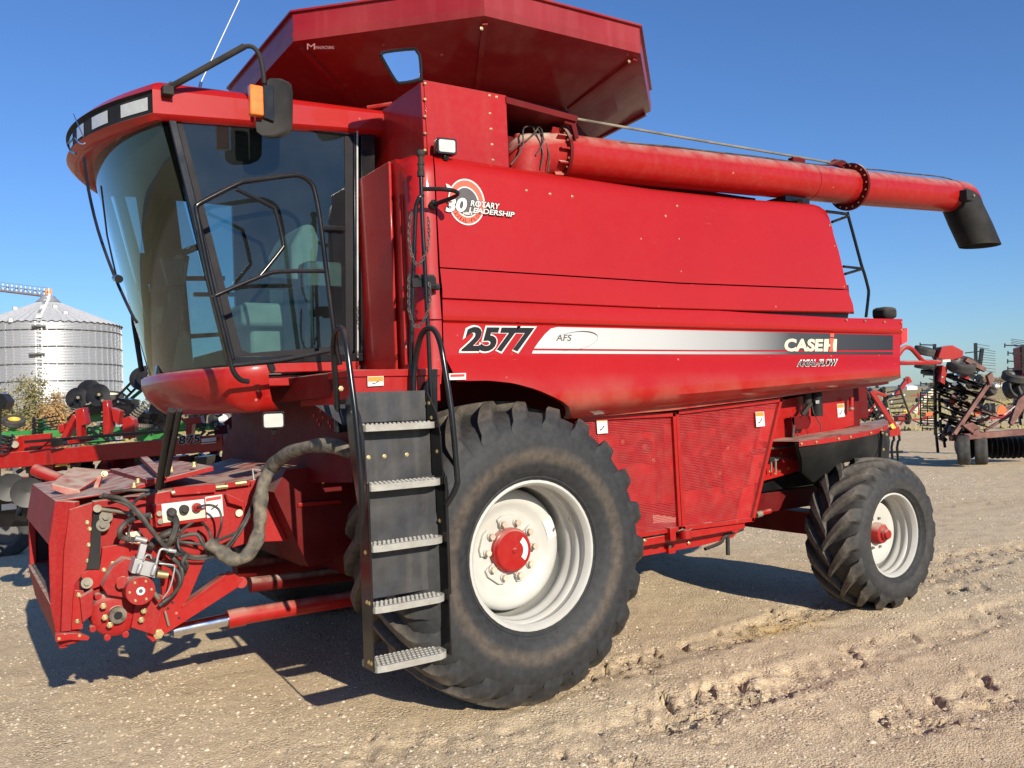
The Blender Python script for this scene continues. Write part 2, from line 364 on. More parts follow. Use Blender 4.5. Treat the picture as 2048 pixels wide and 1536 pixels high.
for t in (.1, .2, .32, .45, .58, .7, .8, .88, .94, .98, 1):
    r_ = []
    for i, (a, b) in enumerate(zip(cr, bt)):
        z = lerp(a.z, b.z, t); x = lerp(a.x, b.x, t); zb = lerp(1.655, 1.83, max(0, min(1, (x-.5)/3.6)))
        s = max(0, min(1, (a.z-z)/(a.z-zb)))
        y = .215-.075*math.sin(math.pi*min(1, s*1.05)*.8)+(max(0, s-.72)/.28)**2.2*.16
        x -= 1.6*(.215-y)*(i/NU)**6 if y < .215 else 0; r_.append(V((x, y, z)))
    rows.append(r_)
rows.append([p+V((0, .05, .004)) for p in rows[-1]])
for r_ in rows:                                       # the panel turns in at the rear end
    e = r_[-1]; r_ += [e+V((.008, .01, 0)), e+V((.012, .03, 0)), e+V((.012, .5, 0))]
m = mb('red_hood').grid(rows)
m.bolts([P(x, y, Y=.20) for x, y in ((1693, 640), (1730, 642), (1769, 644), (1803, 645), (1803, 660))]+[P(1686, 736, Y=.17)], r=.007)
tub = m.build('lower_side_panel', combine)
far = [mirror_copy(o, combine) for o in (up, lo_p, tub)]
# front corner of the side panels and the front face beside the cab
zz = []
for (x, y, Yv) in ((868, 312, .30), (868, 319, .262), (869, 332, .238), (870, 350, .228), (874, 440, .221), (878, 535, .222), (882, 597, .215), (885, 638, .206), (885, 640, .222), (887, 710, .218), (886, 735, .212), (884, 768, .212)):
    zz.append((P(x, y, Y=Yv).x-.006, Yv, P(x, y, Y=Yv).z))
rows = []
for (x, y, z) in zz:
    rows.append([V((x, y, z)), V((x-.04, y+.003, z)), V((x-.08, y+.02, z)), V((x-.115, y+.055, z)), V((x-.13, y+.10, z)), V((x-.135, y+.145, z)), V((-.575, y+.16, z)), V((-.585, .5, z)), V((-.59, 1.1, z))])
rows.insert(0, [V((x, y+.25, 3.235)) if i < 6 else V((-.45, min(y+.25, 1.1), 3.30)) for i, (x, y, z) in enumerate(rows[0])])
m = mb('red_hood').grid(rows, flip=True)
m.box(-.60, -.585, .375, .395, 2.02, 3.02)
m.build('front_corner_panel', combine)
m = mb('red'); m.box(-.612, -.592, .48, 1.0, 1.98, 3.24); m.build('front_bulkhead', combine, .006)
# ---- lettering and stripes on the side (each a thin decal) --------------------
E_ = .216
def quad(px, Y, mname, name, parent=None, t=.0012): return mb(mname).plate(px, Y, t).build(name, parent or tub)
def st(x, o): return interp([(886, 648), (1380, 660.5), (1600, 665.5), (1806, 671)], x)+o
quad([(1068, 697), (1078, 683), (1090, 668), (1102, 657), (1115, 654)]+[(x, st(x, 0)) for x in (1200, 1300, 1400, 1500, 1600, 1700, 1786)]+[(1786, 700), (1400, 700), (1068, 697)][:-1], E_, 'stripe', 'silver_stripe')
quad([(1064, 707), (1066, 701), (1400, 703), (1786, 704), (1786, 709), (1400, 708.5)], E_, 'stripe', 'thin_stripe')
def tx(s, mname, name, bl, br, tl, Y, **k):
    return text(s, mname, name, k.pop('parent', tub), P(*bl, Y=Y), P(*br, Y=Y), P(*tl, Y=k.pop('Yt', Y)), **k)
tx('2577', 'white', 'model_number', (917, 708), (1061, 707), (932, 650), .2170, bold=.07)
tx('2577', 'decal_black', 'model_number', (922, 704), (1057, 703), (936, 653.5), .2155, bold=.042)
tx('AFS', 'decal_grey', 'system_name', (1112, 682), (1142, 682), (1114, 669), .2145, bold=.01)
m = mb('decal_grey')                                  # swoosh round the letters
pts = [];
for k in range(41):
    t = R(-150+300*k/40); pts.append((1148+48*math.cos(t)*.99+ -6*math.sin(t), 682-17*math.sin(t)-9*math.cos(t), .4+2.2*max(0, math.cos(t-.6))**3))
vs = []
for i, (x, y, w) in enumerate(pts): vs += [P(x, y-w/2, Y=.2142), P(x, y+w/2, Y=.2142)]
m.add(vs, [(2*i, 2*i+1, 2*i+3, 2*i+2) for i in range(len(pts)-1)]); m.build('swoosh', tub)
tx('CASE', 'cream', 'maker_name', (1568, 703), (1645, 703), (1570, 677), .2145, bold=.045)
m = mb('cream')
for a in ([(1649, 678), (1658, 678), (1658, 688), (1660.5, 688), (1660.5, 693), (1657, 693), (1656, 703), (1647, 703)],
          [(1666, 678), (1674, 678), (1673, 703), (1664.5, 703), (1664.5, 693), (1666, 693)]): m.plate(a, .2145, .001)
m.mat('decal_salmon').plate([(1661, 667), (1668, 667), (1668, 674), (1661, 674)], .2145, .001)
m.plate([(1659.5, 677), (1668, 677), (1667, 684), (1663.5+2, 690), (1667, 703), (1658, 703), (1661.5, 690), (1660, 684)], .2138, .001)
m.build('maker_emblem', tub)
tx('AXIAL-FLOW', 'white', 'slogan', (1593, 734), (1673, 732), (1597, 719), .1500, Yt=.1820, bold=.06)
tx('AXIAL-FLOW', 'decal_black', 'slogan', (1595, 732.5), (1672, 730.5), (1598, 720.5), .1480, Yt=.1795, bold=.02)
for nm, px, mt in (('warning_label', [(898, 747), (932, 746), (932, 759), (899, 760)], 'white'), ('warning_label', [(901, 749), (929, 748), (929, 753), (901, 754)], 'decal_red')):
    quad(px, .140 if mt == 'white' else .138, mt, nm)
# anniversary emblem
def ell(cx, cy, rx, ry, sk, a0, a1, n=40): return [(cx+rx*math.cos(R(t))+sk*math.sin(R(t)), cy-ry*math.sin(R(t))) for t in np.linspace(a0, a1, n)]
def ring(mname, rx, ry, kx, ky, a0, a1, Y, name, cx=933, cy=404, sk=-4):
    o = ell(cx, cy, rx, ry, sk, a0, a1); i = ell(cx, cy, kx, ky, sk*.7, a0, a1); m = mb(mname)
    m.add([P(*q, Y=Y) for q in o]+[P(*q, Y=Y) for q in i], [(k, k+1, 41+k-0, 40+k) for k in range(39)])
    return m.build(name, up)
ring('white', 36.5, 46.5, 1, 1, 0, 360, .2150, 'emblem_ring'); ring('decal_salmon', 34, 43.5, 1, 1, 0, 360, .2142, 'emblem_ring')
ring('white', 25, 31, 1, 1, 0, 360, .2136, 'emblem_ring'); ring('decal_grey', 22.5, 28.5, .3, .3, 0, 360, .2130, 'emblem_disc')
m = mb('white')
m.plate([(892, 367), (900, 371), (904, 378), (898, 380), (894, 376)], .2128, .001); m.build('emblem_arrow', up)
UP = dict(parent=up)
for s, bl, br, tl, bd in (('30', (891, 424), (932, 424), (895, 395), .045), ('years', (925, 432), (944, 432), (926, 424), .02),
                          ('ROTARY', (941, 412), (998, 419), (943, 400), .018), ('LEADERSHIP', (938, 424.5), (1028, 434.5), (940, 414), .018)):
    if s != 'years': tx(s, 'decal_black', 'emblem_text', (bl[0]-1.2, bl[1]+1.2), (br[0]+1.2, br[1]+1.2), (tl[0]-1, tl[1]-1.2), .2125, bold=bd+.035, **UP)
    tx(s, 'white', 'emblem_text', bl, br, tl, .2118, bold=bd, **UP)
for k, ch in enumerate('AXIAL-FLOW'):                 # set along the lower rim of the ring
    a = R(218+k*11.5); cx, cy = 933+30*math.cos(a)+3, 404-37.5*math.sin(a); tx_, ty_ = -math.sin(a), -math.cos(a)*1.2
    l = math.hypot(tx_, ty_); ux, uy = tx_/l, ty_/l; nx, ny = uy, -ux; w = 5 if ch not in 'I-' else 2.2; hh = 8 if ch != '-' else 1.5
    c0 = (cx-ux*w/2-nx*hh/2, cy-uy*w/2-ny*hh/2)
    tx(ch, 'decal_black', 'emblem_text', c0, (c0[0]+ux*w, c0[1]+uy*w), (c0[0]+nx*hh, c0[1]+ny*hh), .2122, bold=.0, **UP)

# ---- inner body ---------------------------------------------------------------
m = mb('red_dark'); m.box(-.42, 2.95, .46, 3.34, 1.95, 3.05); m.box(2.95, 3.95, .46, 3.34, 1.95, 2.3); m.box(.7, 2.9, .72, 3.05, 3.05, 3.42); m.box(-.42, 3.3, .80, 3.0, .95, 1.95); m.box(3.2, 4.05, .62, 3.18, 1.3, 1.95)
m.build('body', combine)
# ---- tank side box beside the auger -------------------------------------------
BY = .33
m = mb('red'); t0 = P(848, 160, Y=BY); t1 = P(1012, 191, Y=BY); b0 = P(856, 312, Y=BY); b1 = P(1018, 336, Y=BY)
m.hexa([t0, t1, b1, b0], [p+V((0, 1.2, 0)) for p in (t0, t1, b1, b0)])
m.bolts([P(846.5, y, Y=BY-.003)+V((.012, 0, 0)) for y in (166, 198, 232, 266, 300)]+[P(x, y, Y=BY) for x, y in ((979, 191), (993, 194), (980, 227), (982, 258), (984, 289), (986, 320))], r=.007)
m.build('tank_box', combine, .004)
m = mb('red'); m.beam(P(848, 164, Y=BY+.02)+V((-.012, 0, -.01)), P(855, 300, Y=BY+.02)+V((-.012, 0, 0)), .02, .03); m.tube([P(842, 180, Y=.5)+V((-.03, 0, 0)), P(795, 212, Y=.9)+V((-.03, 0, 0)), P(782, 222, Y=1.0)], .018, smooth=2)
m.tube([P(735, 216, Y=1.1), P(785, 208, Y=1.0)], .016)
m.build('box_edge_rail', combine)
# shelf over the auger pivot
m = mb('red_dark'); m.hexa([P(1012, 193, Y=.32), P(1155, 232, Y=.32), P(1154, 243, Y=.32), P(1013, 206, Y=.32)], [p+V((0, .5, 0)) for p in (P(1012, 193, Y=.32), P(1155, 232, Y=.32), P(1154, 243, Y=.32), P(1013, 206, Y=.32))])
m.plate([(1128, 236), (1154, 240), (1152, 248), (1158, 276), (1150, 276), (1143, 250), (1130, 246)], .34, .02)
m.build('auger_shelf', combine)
# ---- grain tank and its extension ----------------------------------------------
Z0, Z1, ZT = 4.15, 4.345, 3.97
hx = [(-.93, 1.15), (-.04, .25), (1.21, .23), (2.1, 1.1), (2.1, 2.7), (1.21, 3.57), (-.04, 3.55), (-.93, 2.65)]
ins = [(-.28, 1.62), (.29, .90), (1.12, .94), (1.80, 1.5), (1.80, 2.3), (1.12, 2.86), (.29, 2.9), (-.28, 2.18)]
m = mb('red_ext'); n = 8
T = [V((x, y, Z1)) for x, y in hx]; Bn = [V((x, y, Z0)) for x, y in hx]; Ln = [V((lerp(x, 1, .03), lerp(y, YC, .03), Z0-.012)) for x, y in hx]; I = [V((x, y, ZT)) for x, y in ins]
inn = lambda p, d, dz: V((lerp(p.x, .6, d), lerp(p.y, YC, d), p.z+dz))
rings = [[inn(p, .03, -.20) for p in T], [inn(p, .025, 0) for p in T], [inn(p, -.012, 0) for p in T], [inn(p, -.012, -.012) for p in T], [inn(p, 0, -.014) for p in T], [inn(p, 0, .055) for p in Bn], [inn(p, -.006, .05) for p in Bn], Bn, Ln, I]
m.grid([r_+[r_[0]] for r_ in rings], flip=True)
I2 = [inn(p, .02, 0) for p in I]
m.grid([[inn(p, .02, 0) for p in Ln+[Ln[0]]], I2+[I2[0]]])
for i in range(8):                                    # corner ribs
    m.beam(Ln[i]-V((0, 0, .01)), I[i], .035, .02)
m.bolts([P(x, y, Y=.30) for x, y in ((963, 57), (1258, 123))], r=.008)
ext = m.build('tank_extension', combine, ang=20)
text('M', 'faded', 'maker_mark', ext, P(614, 99, D=5.35), P(630, 99, D=5.36), P(614, 87, D=5.35), bold=0)
for k in ():
    pass
text('MANUFACTURING', 'faded', 'maker_mark', ext, P(631, 98, D=5.35), P(668, 98, D=5.38), P(631, 92, D=5.35))
mb('red_dark').prism([(x, y, 3.0) for x, y in ((-.27, 1.64), (.30, .93), (1.11, .97), (1.78, 1.5), (1.78, 2.3), (1.11, 2.84), (.30, 2.88), (-.27, 2.16))], (0, 0, .98)).build('grain_tank', combine)
# ---- unloading auger -----------------------------------------------------------
a0, a1 = P(1112, 311, Y=.50), P(1698, 374, Y=.40); a2 = P(1905, 393, Y=.36)
ra, rb = .148, .150
m = mb('red').tube([a0, a1], ra, 32, cap=False).tube([a1, a2], rb, 32)
m.mat('red_dark').lathe([(ra, -.012), (ra+.045, -.012), (ra+.045, .012), (ra, .012)], a0, a1-a0, 36)
m.lathe([(ra, -.012), (ra+.055, -.012), (ra+.055, .014), (ra, .014)], a1, a1-a0, 36)
ax = (a1-a0).normalized(); e1 = V((0, -1, 0)); e1 = (e1-ax*e1.dot(ax)).normalized(); e2 = ax.cross(e1)
for c, rr in ((a0, ra+.026), (a1, ra+.032)):
    m.bolts([c-ax*.012+(e1*math.cos(R(t))+e2*math.sin(R(t)))*rr for t in range(0, 360, 20)], -ax, .006)
m.mat('red').lathe([(ra+.003, -.006), (ra+.003, .006)], lerp(a0, a1, .825), ax, 36)
aug = m.build('unloading_auger', combine)
m = mb('red_dusty')                                    # elbow
c = P(1052, 311, Y=.50); m.tube([c+V((-.02, 0, -.35)), c+V((-.02, 0, -.12)), c+V((.0, 0, -.02)), c+V((.06, 0, .0)), a0], lambda t: .15, 24, smooth=4)
m.lathe([(.05, .10), (.02, .16), (0, .165)], c+V((-.02, 0, -.02)), V((-.3, 0, 1)), 16)
for t in (-60, -30, 0, 30, 60, 90): m.beam(a0-ax*.015+(e1*math.cos(R(t))+e2*math.sin(R(t)))*.15, a0-ax*.08+(e1*math.cos(R(t))+e2*math.sin(R(t)))*.15, .01, .07, e1*math.cos(R(t))+e2*math.sin(R(t)))
m.build('elbow', aug)
m = mb('hose')
top = P(1064, 252, Y=.50)
for k, (ex, ey, yy) in enumerate(((1022, 330, .34), (1081, 338, .34), (1096, 345, .34), (1072, 310, .34), (1018, 300, .4))):
    m.tube([top, lerp(top, P(ex, ey, Y=yy), .25)+V((.03*(k-2), -.05, .02)), lerp(top, P(ex, ey, Y=yy), .65)+V((.012*(k-1), -.06, 0)), P(ex, ey, Y=yy)], .005, 6, smooth=5)
m.build('hydraulic_hose', aug)
m = mb('red_dark'); m.plate([(1586, 314), (1611, 315), (1610, 328), (1586, 326)], .42, .05); m.plate([(1650, 330), (1668, 318), (1690, 321), (1700, 332), (1690, 336), (1668, 331)], .44, .02); m.build('rod_bracket', aug)
mb('steel').tube([P(1154, 238, Y=.42), P(1400, 281, Y=.45), P(1660, 325, Y=.42)], .010, 8).build('support_rod', aug)
m = mb('hose'); m.tube([P(x, y, Y=.38) for x, y in ((1240, 286), (1330, 292), (1420, 303), (1505, 312), (1560, 320), (1640, 330), (1668, 325), (1685, 321), (1712, 336), (1760, 340), (1800, 345), (1870, 352), (1900, 358), (1914, 366), (1918, 376))], .006, 6, smooth=3); m.build('light_cable', aug)
# spout
m = mb('red'); sx = a2-a1; sx.normalize()
m.tube([a2-sx*.05, a2+sx*.05, a2+sx*.14+V((0, -.005, -.012)), a2+sx*.20+V((0, -.008, -.05)), a2+sx*.235+V((0, -.01, -.12))], lambda t: rb*(1.02-.25*max(0, t-.5)), 28, smooth=3)
m.build('spout_hood', aug)
def ringpts(c, ax_, r1, r2, n=28):
    u = V((0, -1, 0)); u = (u-ax_*u.dot(ax_)).normalized(); w = ax_.cross(u)
    return [c+u*(r1*math.cos(2*math.pi*k/n))+w*(r2*math.sin(2*math.pi*k/n)) for k in range(n+1)]
ca, cb = P(1921, 405, Y=.34), P(1960, 492, Y=.30)
dn = (cb-ca).normalized()
m = mb('skirt').grid([ringpts(ca+V((0, 0, .05)), V((-.35, 0, -1)).normalized(), .168, .235), ringpts(ca, V((-.35, 0, -1)).normalized(), .18, .255), ringpts(lerp(ca, cb, .5), V((-.1, 0, -1)).normalized(), .178, .245), ringpts(cb, V((.02, 0, -1)), .172, .228)])
m.grid([ringpts(cb, V((.02, 0, -1)), .172, .228), ringpts(cb, V((.02, 0, -1)), .162, .218), ringpts(lerp(ca, cb, .4), V((.02, 0, -1)), .155, .19)])
m.bolts([P(1948, 391, Y=.165)], r=.009)
m.build('rubber_spout', aug)
m = mb('plastic'); q = P(1930, 392, Y=.19); m.box(q.x-.05, q.x+.05, q.y-.05, q.y+.03, q.z-.055, q.z+.055); m.build('spout_lamp', aug, .01)
m = mb('black'); q = P(1585, 404, Y=.42); m.box(q.x-.16, q.x+.14, .36, .55, q.z-.015, q.z+.025); m.cyl(P(1600, 403, Y=.30), P(1600, 403, Y=.5), .022); m.box(q.x-.1, q.x+.1, .4, .5, q.z-.1, q.z-.01)
m.build('auger_rest', combine)
# ---- rear handrail, lamp, tail --------------------------------------------------
m = mb('black'); Yh = .5
m.tube([P(x, y, Y=Yh) for x, y in ((1652, 423), (1692, 428), (1697, 434), (1722, 527), (1728, 545), (1736, 575), (1737, 590), (1732, 634))], .014, 8, smooth=2)
for a, b in (((1664, 444), (1697, 432)), ((1687, 533), (1724, 537)), ((1690, 548), (1724, 538))): m.tube([P(*a, Y=Yh), P(*b, Y=Yh)], .012)
m.build('rear_handrail', combine)
m = mb('plastic'); q = P(1777, 627, Y=.5); m.box(q.x-.09, q.x+.09, .46, .62, q.z-.05, q.z+.06); m.build('beacon', combine, .035)
m = mb('decal_red'); m.prism([P(1803, 662, Y=.5), P(1815, 656, Y=.5), P(1815, 683, Y=.5), P(1803, 690, Y=.5)], (0, .25, 0)); m.build('rear_reflector', combine)
m = mb('red'); m.tube([P(x, y, Y=.6) for x, y in ((1795, 712), (1808, 696), (1822, 697), (1838, 714), (1850, 724), (1870, 724))], .022, 10, smooth=3)
m.tube([P(1797, 726, Y=.6), P(1880, 725, Y=.6)], .022, 10); m.build('hitch_bar', combine)
m = mb('red_dark'); m.box(4.1, 4.3, .7, 3.1, 1.5, 2.2); m.build('straw_hood', combine, .01)

# ---- mesh side shields ------------------------------------------------------------
SY = .40
def shield(outer, nm='mesh_shield'):
    m = mb('screen').add([P(x, y, Y=SY+.012) for x, y in outer], [tuple(range(len(outer)))])
    m.mat('red'); k = len(outer)
    for i in range(k):
        a, b = P(*outer[i], Y=SY), P(*outer[(i+1) % k], Y=SY); d = (b-a).normalized()*.012; m.beam(a-d, b+d, .028, .028, (0, 1, 0))
    return m.build(nm, combine)
sh1 = shield([(1150, 838), (1346, 829), (1358, 1057), (1205, 1082)]); sh2 = shield([(1352, 825), (1560, 800), (1504, 1039), (1365, 1057)])
def label(parent, x0, y0, x1, y1, Y, sk=2, hd='orange', hf=.25):
    quad([(x0, y0), (x1, y0-1), (x1+sk, y1-2), (x0+sk, y1)], Y, 'white', 'warning_label', parent)
    yh = lerp(y0, y1, hf); quad([(x0+1, y0+1), (x1-1, y0), (x1-.5, yh), (x0+1.5, yh+1)], Y-.002, hd, 'warning_label', parent)
    cx, cy = (x0+x1)/2+sk*.6, lerp(y0, y1, .62); w, h = (x1-x0), (y1-y0)
    quad([(cx+w*.16, cy-h*.2), (cx+w*.2, cy-h*.12), (cx-w*.05, cy+h*.1), (cx-w*.2, cy+h*.16), (cx-w*.22, cy+h*.08), (cx-w*.02, cy+h*.02)], Y-.002, 'decal_black', 'warning_label', parent)
label(sh1, 1193, 838, 1214, 868, SY-.004, hf=.12); label(sh2, 1511, 824, 1528, 854, SY-.012)
# drives behind the screens
m = mb('red')
m.plate([(1180, 930), (1345, 925), (1352, 1005), (1200, 1010)], .62, .02); m.plate([(1355, 985), (1510, 965), (1500, 1035), (1360, 1050)], .62, .02)
m.plate([(1195, 868), (1240, 862), (1235, 930), (1200, 930)], .66, .03); m.plate([(1262, 868), (1320, 862), (1318, 915), (1268, 920)], .60, .03)
m.plate([(1325, 850), (1344, 850), (1350, 930), (1332, 930)], .56, .03); m.plate([(1375, 865), (1430, 855), (1440, 905), (1385, 915)], .62, .03)
m.plate([(1440, 880), (1475, 870), (1480, 930), (1450, 935)], .60, .03)
for a, b in (((1250, 870), (1300, 925)), ((1365, 915), (1395, 960)), ((1410, 960), (1450, 940)), ((1220, 900), (1300, 895))): m.beam(P(*a, Y=.6), P(*b, Y=.6), .03, .04)
m.mat('black'); m.beam(P(1378, 935, Y=.55), P(1470, 840, Y=.55), .02, .02); m.beam(P(1398, 950, Y=.55), P(1490, 850, Y=.55), .02, .02); m.cyl(P(1388, 945, Y=.62), P(1388, 945, Y=.5), .07, 20)
m.cyl(P(1290, 893, Y=.58), P(1290, 893, Y=.52), .06, 18); m.mat('steel').cyl(P(1290, 893, Y=.52), P(1290, 893, Y=.5), .02)
m.bolts([P(x, y, Y=.58) for x, y in ((1245, 884), (1307, 921), (1455, 896), (1440, 947))], r=.012)
m.build('side_drives', combine)
m = mb('red'); m.plate([(1180, 1096), (1490, 1044), (1490, 1057), (1190, 1110)], .42, .05); m.build('lower_rail', combine, .004)
m = mb('red'); m.plate([(1180, 1085), (1482, 1056), (1466, 1075), (1400, 1092), (1282, 1113), (1180, 1128)], .56, .6)
m.plate([(1336, 1090), (1350, 1089), (1352, 1106), (1338, 1108)], .535, .03); m.bolts([P(1340, 1093, Y=.53), P(1290, 1081, Y=.41), P(1378, 1086, Y=.55), P(1346, 1067, Y=.40)], r=.010)
m.build('lower_frame', combine, .003)
m = mb('red'); q = P(1370, 1068, Y=.37); m.lathe([(0, -.03), (.045, -.03), (.045, .03), (0, .03)], q, (0, 0, 1), 20); m.mat('steel').tube([P(x, y, Y=.34) for x, y in ((1357, 1062), (1366, 1058), (1374, 1062), (1383, 1057))], .004, 6, smooth=2); m.build('latch', combine)
m = mb('red'); q = P(1344, 1067, Y=.38); m.box(q.x-.035, q.x+.02, .36, .42, q.z-.045, q.z+.045); m.build('bracket', combine, .004)
m = mb('plastic'); m.cyl(P(1455, 1068, Y=.55), P(1456, 1110, Y=.55), .016); m.tube([P(1410, 1098, Y=.55), P(1440, 1086, Y=.55), P(1452, 1072, Y=.55), P(1485, 1058, Y=.6)], .014, smooth=3); m.build('drop_pipe', combine)
# ---- rear body side ------------------------------------------------------------------
RY = .58
m = mb('red'); m.plate([(1505, 812), (1706, 772), (1708, 850), (1604, 884), (1597, 942), (1519, 964), (1450, 985), (1440, 830)], RY, .04)
m.bolts([P(x, y, Y=RY) for x, y in ((1540, 943), (1551, 947), (1560, 941), (1577, 937), (1562, 906))], r=.008); rb_ = m.build('rear_body_side', combine)
label(rb_, 1674, 808, 1688, 835, RY-.004)
m = mb('red'); m.cyl(P(1703, 795, Y=.52), P(1702, 822, Y=.52), .02); m.mat('steel').cyl(P(1702, 815, Y=.52), P(1702, 819, Y=.52), .026); m.build('pin_bracket', combine)
m = mb('skirt'); q = P(1633, 806, Y=.46); m.cyl(q+V((0, 0, .11)), q-V((0, 0, .11)), .048, 20); m.mat('alu').plate([(1632, 801), (1639, 800), (1639, 807), (1632, 808)], .408, .004); m.build('oil_filter', combine, .006)
m = mb('plastic'); q = P(1615, 800, Y=.48); m.cyl(q+V((0, 0, .06)), q-V((0, 0, .03)), .035, 16); m.beam(P(1622, 806, Y=.45), P(1604, 830, Y=.48), .03, .03); m.build('filter_housing', combine)
m = mb('red_dark'); m.plate([(1582, 833), (1620, 832), (1622, 845), (1616, 858), (1588, 858)], .50, .012); m.box(*(P(1584, 860, Y=.52).x+d for d in (-.02, .01)), .5, .56, P(1584, 885, Y=.52).z, P(1584, 835, Y=.52).z); m.build('filter_bracket', combine)
m = mb('hose'); m.tube([P(x, y, Y=.50) for x, y in ((1500, 905), (1540, 897), (1575, 893), (1590, 887), (1586, 873), (1588, 850))], .011, smooth=3); m.tube([P(x, y, Y=.44) for x, y in ((1624, 812), (1628, 828), (1640, 848), (1642, 862))], .004, smooth=3)
m.tube([P(x, y, Y=.52) for x, y in ((1545, 916), (1575, 910), (1635, 911))], .004, smooth=2); m.tube([P(x, y, Y=.52) for x, y in ((1594, 862), (1598, 880), (1606, 886))], .004, smooth=2); m.build('hose_run', combine)
m = mb('red_dark'); m.beam(P(1560, 921, Y=.50), P(1610, 914, Y=.5), .05, .03); m.mat('steel'); m.beam(P(1542, 918, Y=.53), P(1542, 944, Y=.53), .012, .012); m.beam(P(1551, 920, Y=.53), P(1551, 946, Y=.53), .012, .012); m.beam(P(1540, 920, Y=.52), P(1560, 917, Y=.52), .02, .02); m.mat('plastic').box(P(1544, 919, Y=.48).x-.05, P(1544, 919, Y=.48).x+.01, .46, .49, P(1544, 919, Y=.48).z-.02, P(1544, 919, Y=.48).z+.02); m.build('control_lever', combine)
# rear fender shelf and rubber skirt
sk_t = [P(1598, 883, Y=.26), P(1640, 878, Y=.22), P(1700, 869, Y=.20), P(1745, 860, Y=.20), P(1766, 854, Y=.24), P(1776, 848, Y=.36), P(1776, 842, Y=.58), P(1768, 838, Y=.9)]
m = mb('red_dusty'); lip = [p-V((0, 0, .04)) for p in sk_t]
m.grid([lip, sk_t]); zt = sk_t[0].z
m.add(sk_t+[V((sk_t[-1].x-.1, 1.1, zt)), V((sk_t[0].x-.1, .62, sk_t[0].z))], [tuple(range(len(sk_t)+2))])
m.bolts([lip[0].lerp(lip[1], .1)+V((0, -.004, .02)), lip[0].lerp(lip[1], .8)+V((0, -.004, .02)), lip[1].lerp(lip[2], .6)+V((0, -.004, .02)), lip[2]+V((0, -.004, .02)), lip[2].lerp(lip[3], .9)+V((0, -.004, .02)), lip[3].lerp(lip[4], .8)+V((0, -.004, .02))], r=.008)
m.build('rear_fender', combine)
lw = [P(1604, 945, Y=.44), P(1640, 978, Y=.46), P(1690, 925, Y=.33), P(1745, 918, Y=.25), P(1768, 920, Y=.28), P(1776, 922, Y=.38), P(1778, 915, Y=.6), P(1770, 900, Y=.9)]
mm = mb('skirt'); tp = [p+V((0, .01, .0)) for p in lip]; tp[0] = P(1594, 886, Y=.27)
mm.grid([tp, [lerp(a, b, .5)+V((0, -.02, 0)) for a, b in zip(tp, lw)], lw]); mm.grid([[p+V((0, .02, 0)) for p in tp], [p+V((0, .02, 0)) for p in lw]])
mm.beam(P(1764, 862, Y=.20), P(1760, 915, Y=.20), .012, .03, (0, 1, 0)); mm.bolts([P(x, y, Y=.19) for x, y in ((1765, 866), (1767, 899), (1773, 869))], r=.009)
mm.plate([(1596, 886), (1600, 943), (1622, 940), (1630, 970), (1648, 984), (1690, 930), (1640, 900)], .47, .012)
mm.build('rubber_skirt', combine)
m = mb('red_dark'); m.box(P(1490, 1010, Y=.75).x, 3.75, .75, .95, P(1500, 1030, Y=.75).z, P(1505, 990, Y=.75).z); m.mat('red').cyl(P(1540, 1022, Y=.72), P(1500, 1032, Y=.72), .02); m.mat('steel').cyl(P(1522, 1027, Y=.70), P(1512, 1030, Y=.70), .026); m.build('steering_link', combine)
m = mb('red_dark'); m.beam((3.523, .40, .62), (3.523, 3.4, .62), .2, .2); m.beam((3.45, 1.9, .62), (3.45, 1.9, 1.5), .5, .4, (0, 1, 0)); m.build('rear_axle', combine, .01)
m = mb('black'); m.box(2.3, 3.9, .70, 3.1, .95, 1.6); m.build('chaffer_box', combine, .01)  # chaffer box in black, enlarged to stand in for the opening's shade
